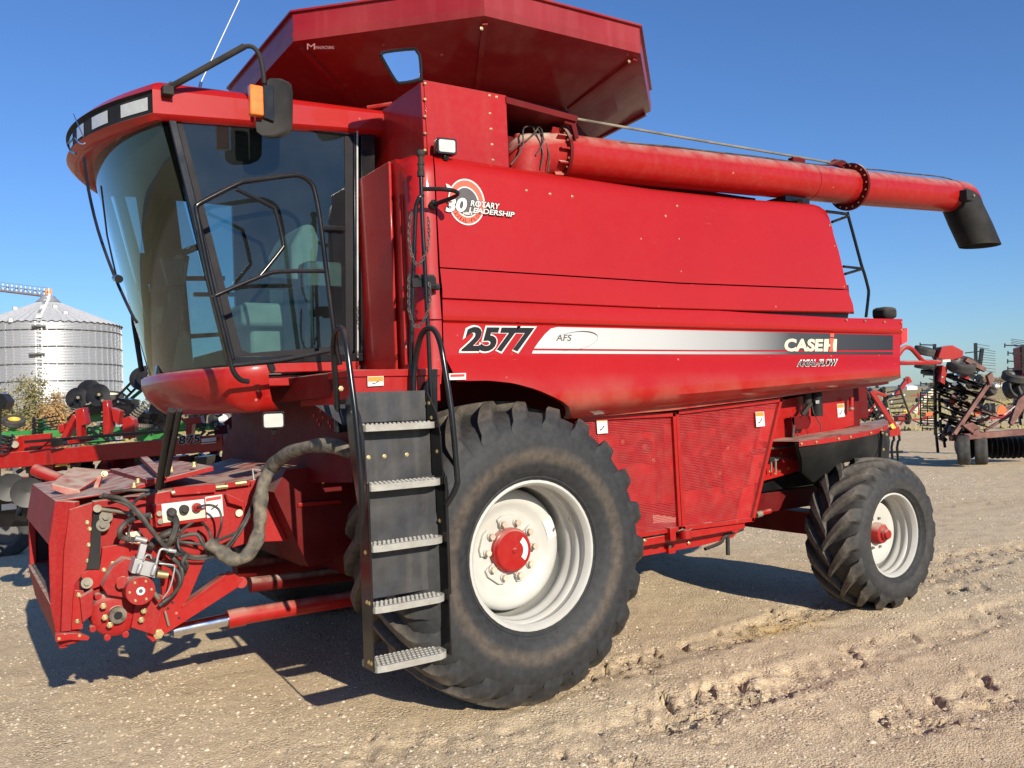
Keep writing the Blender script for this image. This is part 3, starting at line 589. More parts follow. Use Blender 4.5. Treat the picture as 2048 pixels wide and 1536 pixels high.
# ---- wheels -----------------------------------------------------------------------
def wheel(nm, cx, cz, y0, s, Rt, W, rf, nl, fwd, tmat, front):
    """y0 plane of the outer rim flange, s=+1 when the wheel's outside faces the camera"""
    Yf = lambda a: y0+s*a
    ax = V((0, s, 0)); o = V((cx, y0, cz)); n = 96
    k = rf/.433
    m = mb('rim')
    prof = [(rf-.008*k, .012), (rf, .004), (rf, -.006), (rf-.012*k, -.008), (rf-.022*k, .004), (rf-.032*k, .03), (rf-.022*k, .045*k), (rf-.020*k, .085*k), (rf-.036*k, .098*k), (rf-.038*k, .13*k), (rf-.030*k, .142*k), (rf-.030*k, .165*k), (rf-.044*k, .180*k), (rf-.044*k, .225*k), (rf-.036*k, .24*k), (rf-.036*k, .30*k), (rf-.038*k, W*.62)]
    m.lathe(prof, o, ax, n)
    m.lathe([(r+.004, a) for r, a in prof[1:]], o, ax, 48)
    m.lathe([(rf-.038*k, W*.62), (rf-.04*k, W-.1*k), (rf, W)], o, ax, 48)
    if front:
        d = [(0, .275), (.225, .275), (.25, .27), (.275, .252), (.30, .242), (.335, .245), (.358, .258), (.368, .28), (.370, .44), (.40, .45)]
        d2 = d
    else:
        d = [(0, .16), (.10, .16), (.14, .165), (.19, .15), (.255, .16), (.272, .19), (.274, .27), (.31, .275)]
    m.lathe(d, o, ax, 72)
    rim = m.build(nm, combine, ang=50)
    # tyre
    Rb = Rt-(.064 if front else .056); h = (Rb-rf); m = mb(tmat)
    pr = [(rf-.004, .012), (rf+.012, -.012), (rf+.05*h/.4, -.03), (rf+.18*h, -.052), (rf+.45*h, -.066), (rf+.66*h, -.056), (rf+.80*h, -.030), (rf+.90*h, .008), (Rb-.012, .05), (Rb-.004, .12), (Rb, W/2)]
    pr = pr+[(r, W-a) for r, a in reversed(pr[:-1])]
    m.lathe(pr, o, ax, n)
    m.lathe([(rf+.014, -.016), (rf+.020, -.024), (rf+.026, -.024), (rf+.03, -.018)], o, ax, n)
    path = [(.56*W, 0, 1, 1), (.50*W, .10, 1, 1), (.40*W, .27, .998, 1), (.28*W, .47, .994, .999), (.16*W, .68, .985, .996), (.06*W, .86, .970, .988), (.012, .96, .950, .972), (-.016, 1.02, .915, .945), (-.036, 1.06, .875, .913), (-.046, 1.08, .835, .87)]
    sweep = .40 if front else .50
    pitch = 2*math.pi/nl
    for side in (0, 1):
        for i in range(nl):
            th0 = pitch*(i+.5*side)+.11; vs = []; fs = []; jit = rnd.uniform(-.004, .004)
            for j, (a, t, rt, rbk) in enumerate(path):
                a_ = a if side == 0 else W-a
                th = th0+fwd*sweep*(t**.85); wd_ = (.036+.034*(t**2))*(1 if front else 1.0)
                rr = Rt*(rt+jit*.3)
                rbase = min(Rb, rr-.006) if j < 6 else (rr-.05 if j < 8 else rr-.02)
                bw = wd_*1.32+.012
                for (q, rad) in ((-bw, rbase-.01), (-wd_, rr), (wd_, rr), (bw, rbase-.01)):
                    e = th+q/Rt*(.74 if front else .80)
                    vs.append((cx+rad*math.cos(e), Yf(a_), cz+rad*math.sin(e)))
                if j: fs += [((j-1)*4+c, (j-1)*4+c+1, j*4+c+1, j*4+c) for c in range(3)]
            fs += [(0, 3, 2, 1), (len(vs)-4, len(vs)-3, len(vs)-2, len(vs)-1)]
            m.add(vs, fs)
    ty = m.build('tyre', rim, ang=42)
    b = ty.modifiers.new('bevel', 'BEVEL'); b.width = .007; b.segments = 2; b.limit_method = 'ANGLE'; b.angle_limit = R(48)
    return rim, o, ax
def pt(o, ax, r, t, a): return V((o.x+r*math.cos(t), o.y+ax.y*a, o.z+r*math.sin(t)))
for y0, s in ((0, 1), (2*YC, -1)):
    rim, o, ax = wheel('front_wheel', 0, .882, y0, s, .908, .77, .433, 22, 1, 'tyre_front', True)
    m = mb('rim')                                      # raised pads with two wheel bolts each
    for k in range(5):
        t0 = R(90+72*k); vs = []
        q = [pt(o, ax, r, t0+R(a), .254) for r, a in ((.125, -26), (.125, 26), (.205, 23), (.215, 12), (.215, -12), (.205, -23))]
        m.prism(q, (0, s*.03, 0)); m.build('bolt_pad', rim, .003); m = mb('rim')
    for k in range(5):
        for a in (-17, 17):
            c = pt(o, ax, .168, R(90+72*k+a), .254); m = mb('rim').cyl(c, c-ax*.012, .024, 16); m.mat('bolt_pale').cyl(c-ax*.010, c-ax*.036, .020, 6)
            m.build('wheel_bolt', rim, .002)
    m = mb('red'); m.lathe([(0, .20), (.02, .20), (.118, .205), (.125, .212), (.128, .225), (.134, .228), (.138, .27)], o, ax, 48)
    m.lathe([(.02, .199), (.012, .19), (0, .19)], o, ax, 10)
    m.mat('white'); vs = []
    for k in range(13):
        t = R(-42+92*k/12); vs += [pt(o, ax, .062, t, .2005), pt(o, ax, .098, t, .2015)]
    m.add(vs, [(2*k, 2*k+1, 2*k+3, 2*k+2) for k in range(12)]); m.build('hub_cap', rim)
    m = mb('white'); vs = []
    for k in range(9):
        t = R(7+24*k/8); vs += [pt(o, ax, .280, t, .245), pt(o, ax, .300, t, .2395), pt(o, ax, .335, t, .2425), pt(o, ax, .356, t, .2545)]
    m.add(vs, [(4*k+c, 4*k+c+1, 4*k+c+5, 4*k+c+4) for k in range(8) for c in range(3)]); m.build('rim_sticker', rim)
    m = mb('steel').cyl(pt(o, ax, .372, R(28), .07), pt(o, ax, .350, R(28), .05), .008, 8); m.build('valve', rim)
    rim, o, ax = wheel('rear_wheel', 3.523, .588, y0, s, .622, .40, .335, 16, -1, 'tyre_rear', False)
    m = mb('red_dusty'); m.lathe([(0, .035), (.034, .037), (.040, .046), (.040, .06), (.05, .064), (.052, .08), (.075, .09), (.088, .125), (.09, .165)], o, ax, 32); m.build('hub_cap', rim)
    for k in range(8):
        c = pt(o, ax, .125, R(22+45*k), .163); mb('steel').cyl(c, c-ax*.02, .011, 6).build('wheel_bolt', rim)
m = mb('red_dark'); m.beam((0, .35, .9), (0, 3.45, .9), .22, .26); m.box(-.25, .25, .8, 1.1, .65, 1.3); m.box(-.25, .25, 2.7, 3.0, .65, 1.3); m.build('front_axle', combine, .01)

# ---- platform and ladder ------------------------------------------------------------
m = mb('red'); xa, xb = P(700, 760, Y=.19).x, P(874, 760, Y=.19).x
m.box(xa, xb+.02, .19, .98, 1.80, 1.945); m.box(xa-.01, xb+.02, .178, .98, 1.945, 1.985)
m.build('platform', combine, .004)
label(combine, 735, 753, 767, 773, .176, sk=.5, hf=.45)
m = mb('red_dark'); m.hexa([P(700, 742, Y=.22), P(700, 790, Y=.25), P(497, 812, X=-1.15), P(497, 765, X=-1.15)], [p+V((.03, 0, 0)) for p in (P(700, 742, Y=.22), P(700, 790, Y=.25), P(497, 812, X=-1.15), P(497, 765, X=-1.15))]); m.build('platform_front', combine, .003)
ladder = MB().mat('black')
LX0, LX1, LY = -1.085, -.655, -.145
# stringers are bent plates standing across the machine
def strg(x, pts, t=.007): ladder.prism([V((x, y, z)) for y, z in pts], (t, 0, 0))
pr_ = [(-.15, .46), (-.03, .46), (-.03, 1.25), (.05, 1.5), (.10, 1.80), (.06, 1.845), (.01, 1.845), (-.09, 1.73), (-.12, 1.62), (-.135, 1.40), (-.15, .80)]
strg(LX1, pr_); strg(LX0-.008, pr_)
for x in (LX1, LX0-.008): ladder.box(x-.001, x+.014 if x == LX1 else x+.008, -.158, -.146, .78 if 1 else .46, 1.40)
ladder.mat('black_panel'); ladder.box(LX0+.003, LX1-.003, -.048, -.040, .80, 1.40); ladder.box(LX0+.003, LX1-.003, -.01, -.002, 1.36, 1.68); ladder.box(LX0+.003, LX1-.003, .03, .038, 1.70, 1.86)
ladder.bolts([V((x, -.01, z)) for x in (-1.02, -.93, -.80) for z in (1.52,)], r=.008)
ladder.bolts([V((LX1, y, z)) for y, z in ((.04, 1.79), (-.01, 1.79), (-.03, 1.71), (.0, 1.50), (-.08, 1.53), (-.08, 1.16))], (-1, 0, 0), r=.008)
ladder.bolts([V((LX0-.008, y, z)) for y, z in ((.0, 1.76), (-.1, 1.05), (-.1, .80), (-.13, .80), (-.10, .50), (-.13, .50))], (-1, 0, 0), r=.008)
lad = ladder.build('ladder', combine)
for k, z in enumerate((.485, .78, 1.085, 1.39, 1.69)):
    yf = -.16 if k < 4 else -.12; m = mb('tread')
    b = .02 if k == 0 else (-.04 if k < 3 else 0)
    x0, x1 = LX0+.003, LX1-.003
    pts = [V((x0, b, z)), V((x1, b, z)), V((x1, yf+.05, z)), V((x1-.02, yf+.02, z)), V((x1-.06, yf, z)), V((x0+.06, yf, z)), V((x0+.01, yf+.01, z)), V((x0, yf+.03, z))]
    m.prism([p-V((0, 0, .034)) for p in pts], (0, 0, .034))
    for i in range(15):                                # serrated grip teeth
        for j in range(5 if k == 0 else 4):
            x = lerp(x0+.025, x1-.025, (i+.5*(j % 2))/15); y = lerp(yf+.022, b-.015, j/(4 if k == 0 else 3))
            m.add([(x-.009, y-.006, z), (x+.009, y-.006, z), (x+.006, y, z+.007), (x-.006, y, z+.007), (x-.009, y+.006, z), (x+.009, y+.006, z)], [(0, 1, 2, 3), (3, 2, 5, 4), (0, 3, 4), (1, 5, 2)])
    m.mat('decal_black')
    for i in range(14):
        for j in range(4 if k == 0 else 3):
            x = lerp(x0+.04, x1-.04, (i+.5*(j % 2))/14); y = lerp(yf+.038, b-.028, j/3); m.add([(x-.007, y-.004, z+.0012), (x+.007, y-.004, z+.0012), (x+.007, y+.004, z+.0012), (x-.007, y+.004, z+.0012)], [(0, 1, 2, 3)])
    m.build('step', lad, .0015)
m = mb('black')
m.tube([P(827, 793, Y=.14), P(827, 760, Y=.14), P(831, 720, Y=.13), P(838, 685, Y=.08), P(846, 665, Y=.03), P(858, 656, Y=-.02), P(870, 662, Y=-.06), P(880, 685, Y=-.10), P(887, 720, Y=-.13), P(903, 825, Y=-.17), P(914, 950, Y=-.19), P(914, 968, Y=-.19), P(908, 985, Y=-.18), P(893, 1010, Y=-.15)], .016, 12, smooth=5)
m.build('ladder_handrail', combine)
m = mb('black')
m.tube([P(675, 864, Y=.22), P(674, 800, Y=.22), P(668, 720, Y=.2), P(667, 690, Y=.15), P(671, 666, Y=.08), P(680, 656, Y=.0), P(688, 664, Y=-.06), P(693, 690, Y=-.12), P(702, 760, Y=-.16), P(712, 840, Y=-.19), P(722, 960, Y=-.21), P(724, 1010, Y=-.21), P(722, 1040, Y=-.20), P(717, 1062, Y=-.18), P(718, 1085, Y=-.15)], .016, 12, smooth=5)
m.build('ladder_handrail', combine)
m = mb('black')
m.plate([(671, 800), (700, 797), (705, 862), (676, 866)], .24, .006); m.plate([(838, 795), (866, 738), (875, 738), (875, 822), (868, 828), (852, 796)], .17, .006); m.bolts([P(688, 845, Y=.235), P(682, 777, Y=.2)], r=.010)
m.build('handrail_bracket', combine)
mb('black_panel').prism([V((LX0-.12, .235, 1.80)), V((LX1+.02, .235, 1.80)), V((LX1+.02, .16, 1.69)), V((LX0-.0, .16, 1.69))], (0, .01, 0)).build('ladder_top_panel', combine)
# grab pole with cap, loop and chain
m = mb('black'); Yp = .10
m.tube([P(842, 352, Y=Yp), P(845, 450, Y=Yp), P(851, 560, Y=Yp), P(858, 700, Y=Yp), P(863, 820, Y=Yp)], .0125, 12)
m.mat('plastic'); 
for a, b, r in ((353, 342, .021), (341, 330, .017), (330, 326, .021), (326, 312, .016)): m.cyl(P(842, a, Y=Yp), P(841.5, b, Y=Yp), r, 16)
m.lathe([(.014, -.01), (.024, .0), (.026, .014), (.02, .028), (0, .034)], P(841.5, 311, Y=Yp), (0, 0, 1), 16)
pole = m.build('grab_pole', combine)
m = mb('black'); m.tube([P(846, 378, Y=.10), P(880, 378, Y=.05), P(905, 381, Y=.02), P(915, 386, Y=.0), P(908, 394, Y=.06), P(868, 409, Y=.21)], .0125, 10, smooth=4); m.cyl(P(868, 409, Y=.205), P(867, 409, Y=.225), .03, 14)
m.tube([P(822, 800, Y=.16), P(823, 700, Y=.16), P(825, 600, Y=.15), P(831, 430, Y=.12), P(834, 408, Y=.11), P(839, 395, Y=.10), P(846, 390, Y=.10)], .0125, 10, smooth=4)
m.mat('plastic'); m.cyl(P(834, 556, Y=.14), P(866, 556, Y=.16), .02, 12); m.cyl(P(852, 572, Y=.14), P(875, 574, Y=.18), .02, 12); m.beam(P(822, 566, Y=.14), P(870, 564, Y=.15), .03, .05)
m.build('grab_handle', combine)
def chain(pts, nm='chain', r=.0032, pit=.021, s_=5):
    m = mb('hose'); q = []
    e = [pts[0]]+pts+[pts[-1]]
    L = sum((b-a).length for a, b in zip(pts, pts[1:])); n = int(L/pit); acc = 0; i = 0; d = 0
    cum = [0]
    for a, b in zip(pts, pts[1:]): cum.append(cum[-1]+(b-a).length)
    for k in range(n):
        t = k*pit
        for j in range(len(pts)-1):
            if cum[j+1] >= t: break
        c = pts[j].lerp(pts[j+1], (t-cum[j])/max(1e-6, cum[j+1]-cum[j])); ax = (pts[j+1]-pts[j]).normalized()
        u = ax.cross(V((0, 1, 0)) if k % 2 else V((1, .2, 0))).normalized()
        lp = [c+ax*(.014*math.cos(R(a)))+u*(.007*math.sin(R(a))) for a in range(0, 361, 45)]; m.tube(lp, r, 5, cap=False)
    return m.build(nm, combine)
chain([P(x, y, Y=.08) for x, y in ((822, 428), (818, 455), (818, 480), (822, 505), (830, 528), (840, 530), (847, 515), (855, 500), (858, 470), (857, 440), (855, 428))])
chain([P(x, y, Y=.08) for x, y in ((818, 552), (817, 590), (818, 620), (823, 640), (828, 652), (838, 653), (846, 645), (855, 625), (860, 605), (860, 580), (857, 560))])
# ---- work lights ------------------------------------------------------------------
def lamp(c, w, h, d, nrm, nm='work_light'):
    nrm = V(nrm).normalized(); u = V((0, 0, 1)).cross(nrm).normalized(); v = nrm.cross(u)
    def rrp(w, h, r, off): return [c+u*x+v*y+nrm*off for x, y in rr_poly(0, 0, w, h, r)]
    m = mb('black'); m.prism(rrp(w, h, .015, -d), nrm*d)
    m.beam(c-v*(h/2)-nrm*d*.5, c-v*(h/2+.03)-nrm*d*.6, .03, .03); o_ = m.build(nm, combine, .004)
    m = mb('lens'); m.prism(rrp(w-.022, h-.022, .012, 0), nrm*.004); q = m.build('lens', o_, .002)
lamp(P(894, 292, Y=.22), .125, .095, .06, (-.15, -1, -.05)); lamp(P(547, 841, Y=.72), .13, .10, .06, (-.35, -1, -.05))
# ---- cab ---------------------------------------------------------------------------
CY = .95
def side(x, y): return P(x, y, Y=CY)
def plan(X0, s, h, n=28, pw=2.2, yc=YC): return [(X0-s*(1-abs(t)**pw), yc+t*h) for t in np.linspace(-1, 1, n+1)]
def arc(X0, s, h, z, **k): return [V((x, y, z)) for x, y in plan(X0, s, h, **k)]
cab = thing('x', '', '', (0, 0, 0)); del cab['label']; del cab['category']; cab.name = 'cab'; WL['cab'] = V((0, 0, 0)); own(cab, combine)
X_ = lambda z: lerp(-1.44, -1.79, (z-2.0)/1.46)         # line of the front pillar
levels = [2.0, 2.25, 2.5, 2.75, 3.0, 3.25, 3.5]
m = mb('glass'); m.grid([arc(X_(z), lerp(.23, .22, (z-2)/1.5), .93, z) for z in levels], flip=True); m.build('windshield', cab)
# rear wall, roof liner, floor
m = mb('liner'); m.box(-.66, -.60, CY+.03, 2*YC-CY-.03, 2.0, 3.5); m.build('rear_wall', cab)
m = mb('liner'); lz = [arc(X_(3.47)+.02, .18, .90, z) for z in (3.44, 3.50)]
m.add(lz[0]+[V((-.6, 2.8, 3.44)), V((-.6, 1.0, 3.44))], [tuple(range(31))]); m.build('roof_liner', cab)
m = mb('dgrey'); q = arc(-1.43, .28, .92, 2.0); m.add(q+[V((-.6, 2.82, 2.0)), V((-.6, .98, 2.0))], [tuple(range(31))]); m.build('cab_floor', cab)
for s_ in (0, 1):                                      # pillars, door glass, both sides
    f = (lambda p: V((p.x, 2*YC-p.y, p.z))) if s_ else (lambda p: p)
    m = mb('black')
    def bar(a, b, w, d=.05):
        a, b = f(side(*a)), f(side(*b)); m.beam(a, b, w, d, (0, 1, 0))
    bar((338, 224), (461, 722), .045, .06); bar((709, 262), (712, 716), .035, .05); bar((734, 268), (733, 720), .10, .04); bar((340, 226), (712, 270), .03, .05); bar((455, 721), (725, 715), .05, .05)
    m.build('door_frame', cab, .006)
    m = mb('decal_black')                               # printed border of the pane
    yy = (CY-.012) if not s_ else 2*YC-CY+.012
    outer = [(344, 228), (704, 266), (705, 712), (465, 719)]; inner = [(362, 240), (380, 236), (680, 262), (688, 270), (690, 685), (684, 692), (500, 706), (482, 700)]
    def pp(q): r_ = P(*q, Y=CY); return V((r_.x, yy, r_.z))
    oq = [(344, 228), (362, 230), (690, 264), (704, 268), (705, 700), (700, 713), (480, 719), (465, 714)]
    m.grid([[pp(q) for q in oq+oq[:1]], [pp(q) for q in inner+inner[:1]]]); m.build('door_seal', cab)
    m = mb('glass'); m.add([pp(q)+V((0, .004, 0)) for q in inner], [tuple(range(8))]) if not s_ else m.add([pp(q) for q in inner], [tuple(range(8))])
    m.build('door_glass', cab)
m = mb('alu').beam(side(710, 264)+V((0, -.035, 0)), side(711, 716)+V((0, -.035, 0)), .006, .01).build('door_trim', cab)
m = mb('red'); m.beam(side(470, 735)+V((0, .03, -.01)), side(716, 728)+V((0, .03, -.01)), .06, .10, (0, 1, 0)); m.box(-1.42, -.6, 1.0, 2.8, 1.93, 1.995); m.build('cab_sill', cab, .006)
# curved red apron below the windscreen
m = mb('red'); rws = []
for z, dx, s, h in ((2.03, -.02, .22, .955), (2.045, -.06, .235, .985), (2.03, -.07, .245, .99), (1.97, -.07, .245, .985), (1.90, -.055, .23, .97), (1.83, -.015, .20, .95), (1.785, .06, .22, .93), (1.775, .10, .18, .90)):
    rws.append([V((-.98+dx, YC-h, z+.02))]+[V((-1.20+dx*.5, YC-h, z+.01))]+arc(-1.41+dx, s, h, z, n=30, pw=2.6)+[V((-1.20+dx*.5, YC+h, z))])
rws = [[V((p.x, p.y, p.z-(.0 if i > 1 else 0))) for i, p in enumerate(r_)] for r_ in rws]
m.grid([r_[1:] for r_ in rws]); m.build('cab_apron', cab, ang=60)
# roof with its band of front lights
m = mb('red_hood'); H2 = .985
def rarc(z, off, s=.27, x1=None): return [V((-.42, YC-H2-off, z+.02))]+[V((-1.78, YC-H2-off, z))]+arc(-1.83-off, s+off*.4-.06, H2+off, z, n=34, pw=2.0)+[V((-.42, YC+H2+off, z+.02))]
side_top, side_bot = None, None
def roofring(z0, z1, off, s):                            # z0 at the front, z1 at the rear
    out = []
    for p in rarc(0, off, s):
        t = max(0, min(1, (p.x+1.9)/1.5)); out.append(V((p.x, p.y, lerp(z0, z1, t))))
    return out
m.grid([roofring(3.46, 3.545, -.08, .28), roofring(3.435, 3.545, -.03, .33), roofring(3.433, 3.555, -.005, .36), roofring(3.465, 3.575, .015, .375)])
m.grid([roofring(3.60, 3.68, .015, .375), roofring(3.645, 3.705, -.005, .35), roofring(3.665, 3.72, -.04, .30), roofring(3.67, 3.73, -.2, .15)])
lr, ur = roofring(3.465, 3.575, .015, .375), roofring(3.60, 3.68, .015, .375)
k0, k1 = 2, 33                                          # light band between these columns
m.grid([lr[:k0+1], ur[:k0+1]]); m.grid([lr[k1:], ur[k1:]])
tp_ = roofring(3.67, 3.73, -.2, .15); m.add(tp_, [tuple(range(len(tp_)))])
m.prism([V((-.43, YC-H2+.02, 3.56)), V((-.43, YC+H2-.02, 3.56)), V((-.43, YC+H2-.02, 3.70)), V((-.43, YC-H2+.02, 3.70))], (.01, 0, 0))
rf = m.build('cab_roof', cab, ang=50)
m = mb('plastic'); a_ = [p+V((.02, 0, .012)) for p in lr[k0:k1+1]]; b_2 = [p+V((.02, 0, -.012)) for p in ur[k0:k1+1]]
m.grid([lr[k0:k1+1], a_]); m.grid([a_, b_2]); m.grid([b_2, ur[k0:k1+1]]); m.build('light_bar', rf, ang=60)
def on_band(i, v, off=.004):                            # point on the band, i fractional column, v 0..1 height
    i = min(i, len(a_)-1.001); j = int(i); f = i-j
    p = a_[j].lerp(a_[j+1], f).lerp(b_2[j].lerp(b_2[j+1], f), v); t = (a_[j+1]-a_[j]).normalized(); nn = t.cross(V((0, 0, 1)))
    return p+nn*(off if nn.x < 0 else -off)
for i0, i1 in ((.9, 4.3), (6.3, 9.3), (11.3, 13.5), (15.4, 17.8), (19.2, 22), (24, 27.8)):
    m = mb('lens'); g_ = [[on_band(lerp(i0, i1, u), v) for u in np.linspace(0, 1, 6)] for v in (.17, .83)]
    m.grid(g_, flip=False); m.grid([[on_band(lerp(i0, i1, u), v, -.01) for u in np.linspace(0, 1, 6)] for v in (.13, .87)])
    m.build('headlight', rf)
# mirrors, indicator, aerial
Ym = .80
m = mb('plastic'); m.tube([P(333, 180, Y=.90), P(345, 172, Y=.86), P(490, 92, Y=.66)], .018, 12); m.tube([P(488, 93, Y=.66), P(503, 93, Y=.64), P(514, 102, Y=.63), P(522, 120, Y=.62), P(527, 150, Y=.62), P(528, 168, Y=.62)], .013, 10, smooth=3)
m.box(*(P(334, 180, Y=.88).x+d for d in (-.03, .03)), .84, .91, P(334, 182, Y=.88).z-.03, P(334, 182, Y=.88).z+.02)
m.tube([P(326, 186, Y=.89), P(345, 166, Y=.89)], .016)
arm = m.build('mirror_arm', combine, .004)
mp = [P(x, y, Y=.62) for x, y in ((532, 160), (540, 155), (562, 156), (571, 163), (574, 180), (573, 252), (567, 264), (548, 272), (524, 273), (512, 264), (509, 250), (510, 240), (533, 236))]
m = mb('plastic').prism(mp, V((.05, .03, 0))); m.build('mirror', arm, .008)
m = mb('black'); m.plate([(527, 169), (547, 172), (549, 243), (528, 235)], .60, .012); m.build('lamp_bracket', arm, .003)
q0, q1 = P(497, 170, Y=.59), P(526, 234, Y=.59); m = mb('amber'); m.box(q0.x, q1.x, .565, .615, q1.z, q0.z); m.build('turn_signal', arm, .008)
m = mb('red_hood'); q0, q1 = P(500, 236, Y=.59), P(522, 242, Y=.59)
m = mb('alu'); m.tube([P(479, 0, Y=1.0)+V((.05, 0, .13)), P(479, 0, Y=1.0), P(402, 165, Y=1.0)], .0035, 6); m.mat('chrome').cyl(P(402, 165, Y=1.0), P(397, 186, Y=.98), .009, 10); m.lathe([(0, -.016), (.016, 0), (0, .016)], P(394, 190, Y=.93), (0, -.4, 1), 10)
m.build('aerial', combine)
m = mb('black'); fr = [P(x, y, Y=.34) for x, y in ((762, 112), (770, 104), (826, 98), (834, 103), (840, 115), (842, 152), (835, 160), (804, 166), (790, 160))]
m.tube(fr+[fr[0]], .010, 8, smooth=3); m.beam(P(838, 155, Y=.35), P(852, 172, Y=.36), .02, .02)
mr = m.build('rear_mirror', combine); mb('mirror').prism(fr, (0, .008, 0)).build('mirror_glass', mr)
# wiper / guard rod in front of the windscreen
m = mb('black'); Xw = -2.20
m.tube([P(168, 315, X=Xw), P(177, 380, X=-2.19), P(196, 460, X=-2.16), P(226, 545, X=-2.12), P(262, 625, X=-2.07), P(274, 645, X=-2.05)], .008, 8, smooth=3); m.tube([P(202, 372, X=Xw), P(214, 470, X=-2.14), P(233, 555, X=-2.1)], .005, 6)
m.cyl(P(232, 556, X=-2.12), P(238, 558, X=-2.12), .02, 12); m.build('windscreen_wiper', cab)
m = mb('black'); m.tube([P(x, y, X=-2.26) for x, y in ((146, 278), (138, 286), (137, 293), (142, 302), (152, 307))], .006, 8, smooth=3); m.mat('chrome').tube([P(x, y, X=-2.2) for x, y in ((147, 228), (152, 240), (166, 272), (150, 275), (160, 286), (170, 286))][:3], .003, 6); m.tube([P(x, y, X=-2.22) for x, y in ((150, 276), (158, 285), (164, 288), (170, 286))], .003, 6, smooth=2); m.build('roof_grab', cab)
# door handle, guard rails outside the door
m = mb('black'); m.box(side(640, 456).x, side(686, 456).x, .905, .93, side(640, 462).z, side(640, 452).z); m.build('door_handle', cab, .006)
m = mb('black'); Yg = .62
G = lambda *q: [P(x, y, Y=Yg) for x, y in q]
m.tube(G((498, 763), (482, 760), (468, 745), (460, 720), (440, 640), (420, 560), (393, 425), (393, 415), (402, 405), (475, 368), (500, 362), (580, 351), (603, 353), (620, 364), (629, 382), (640, 440), (655, 560), (672, 690), (680, 730)), .0145, 12, smooth=4)
m.tube(G((424, 594), (520, 553), (560, 543), (648, 542)), .013, 10, smooth=3); m.tube(G((472, 378), (540, 412), (552, 425), (566, 485), (562, 500), (520, 552)), .012, 10, smooth=3)
m.tube(G((464, 731), (560, 722), (640, 706), (670, 700)), .013, 10); m.plate([(534, 722), (545, 721), (552, 738), (548, 746), (541, 742)], Yg, .03)
m.build('door_guard_rail', combine)
# seat, console, steering
m = mb('seat')
m.prism([V((-.86, 1.5, 2.42)), V((-.74, 1.5, 2.42)), V((-.66, 1.5, 2.95)), V((-.70, 1.5, 3.06)), V((-.78, 1.5, 3.05)), V((-.86, 1.5, 2.9))], (0, .55, 0)); m.box(-1.22, -.76, 1.48, 2.06, 2.34, 2.50)
m.mat('black').box(-1.1, -.76, 1.40, 1.46, 2.58, 2.66); m.mat('seat').box(-1.14, -.8, 1.56, 1.98, 2.0, 2.36)
m.build('driver_seat', cab, .04)
m = mb('trim'); m.box(-.95, -.67, 1.02, 1.5, 2.0, 2.60); m.box(-.92, -.67, 2.3, 2.7, 2.0, 2.45); m.box(-.95, -.67, 1.02, 1.2, 2.0, 2.72); m.build('side_console', cab, .04)
m = mb('black'); m.lathe([(.17, -.012), (.185, 0), (.17, .012), (.158, 0), (.17, -.012)], (-1.50, 1.8, 2.86), (-.45, 0, 1), 28)
m.beam((-1.50, 1.64, 2.86), (-1.50, 1.96, 2.86), .03, .015); m.beam((-1.66, 1.8, 2.0), (-1.52, 1.8, 2.84), .07, .10); m.box(-1.70, -1.52, 1.72, 1.92, 2.62, 2.80); m.build('steering_wheel', cab, .006)
m = mb('plastic'); m.tube([V((-1.66, 2.5, 2.1)), V((-1.7, 2.55, 2.6)), V((-1.62, 2.5, 2.8))], .02, 8, smooth=3); m.box(-1.66, -1.56, 2.42, 2.6, 2.75, 2.95); m.build('monitor', cab, .01)
m = mb('yellow'); m.tube([V((-1.16, 1.1, 2.03)), V((-1.13, 1.1, 2.12)), V((-1.03, 1.1, 2.14)), V((-1.0, 1.1, 2.03))], .006, 6, smooth=3); m.tube([V((-1.16, 1.14, 2.03)), V((-1.11, 1.14, 2.13)), V((-1.05, 1.14, 2.13)), V((-.98, 1.14, 2.03))], .006, 6, smooth=3); m.build('cable_loop', cab)
m = mb('liner'); YF = 2.84
for poly in ([(255, 232), (700, 262), (700, 380), (545, 372), (345, 362), (262, 362)], [(258, 300), (345, 350), (372, 560), (388, 742), (328, 748)], [(545, 365), (705, 372), (705, 690), (545, 660)], [(372, 552), (450, 552), (450, 561), (372, 561)], [(380, 668), (450, 664), (450, 672), (382, 677)], [(470, 520), (560, 515), (560, 660), (480, 680)], [(388, 715), (480, 690), (480, 740), (388, 745)]):
    m = mb('liner').plate(poly, YF, .02); m.build('far_side_frame', cab)
m = mb('black'); m.beam((-.63, 2*YC-CY, 2.0), (-.63, 2*YC-CY, 3.45), .5, .04, (0, 1, 0)); m.beam((-1.2, 2*YC-CY+.0, 2.72), (-.62, 2*YC-CY+.0, 2.74), .05, .03); m.build('far_post', cab)
# underside: bulkhead with perforated corner, braces, drum housing
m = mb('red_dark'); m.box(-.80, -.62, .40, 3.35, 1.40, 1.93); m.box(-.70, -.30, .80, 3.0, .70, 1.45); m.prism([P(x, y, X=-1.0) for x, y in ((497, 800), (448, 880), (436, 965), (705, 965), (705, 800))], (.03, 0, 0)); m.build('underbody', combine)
m = mb('decal_red')
for j, row_ in enumerate((( 640, 664, 652, 676), (627, 645, 668, 686), (634, 656, 676), (638, 660, 682))):
    for i, x in enumerate(row_):
        q = P(x, 822+j*9+(i % 2)*4, X=-1.005); m.lathe([(0, -.002), (.011, -.002), (.011, 0)], q, (-1, 0, 0), 8)
m.build('vent_hole', combine)
m = mb('red_dark'); m.plate([(572, 938), (720, 925), (722, 1090), (665, 1120), (617, 1134), (552, 995), (548, 985)], .95, .5); m.mat('red').beam(P(596, 1010, Y=.94), P(681, 1003, Y=.94), .012, .02); m.bolts([P(647, 965, Y=.94), P(694, 961, Y=.94)], r=.007); m.build('drive_cover', combine, .004)
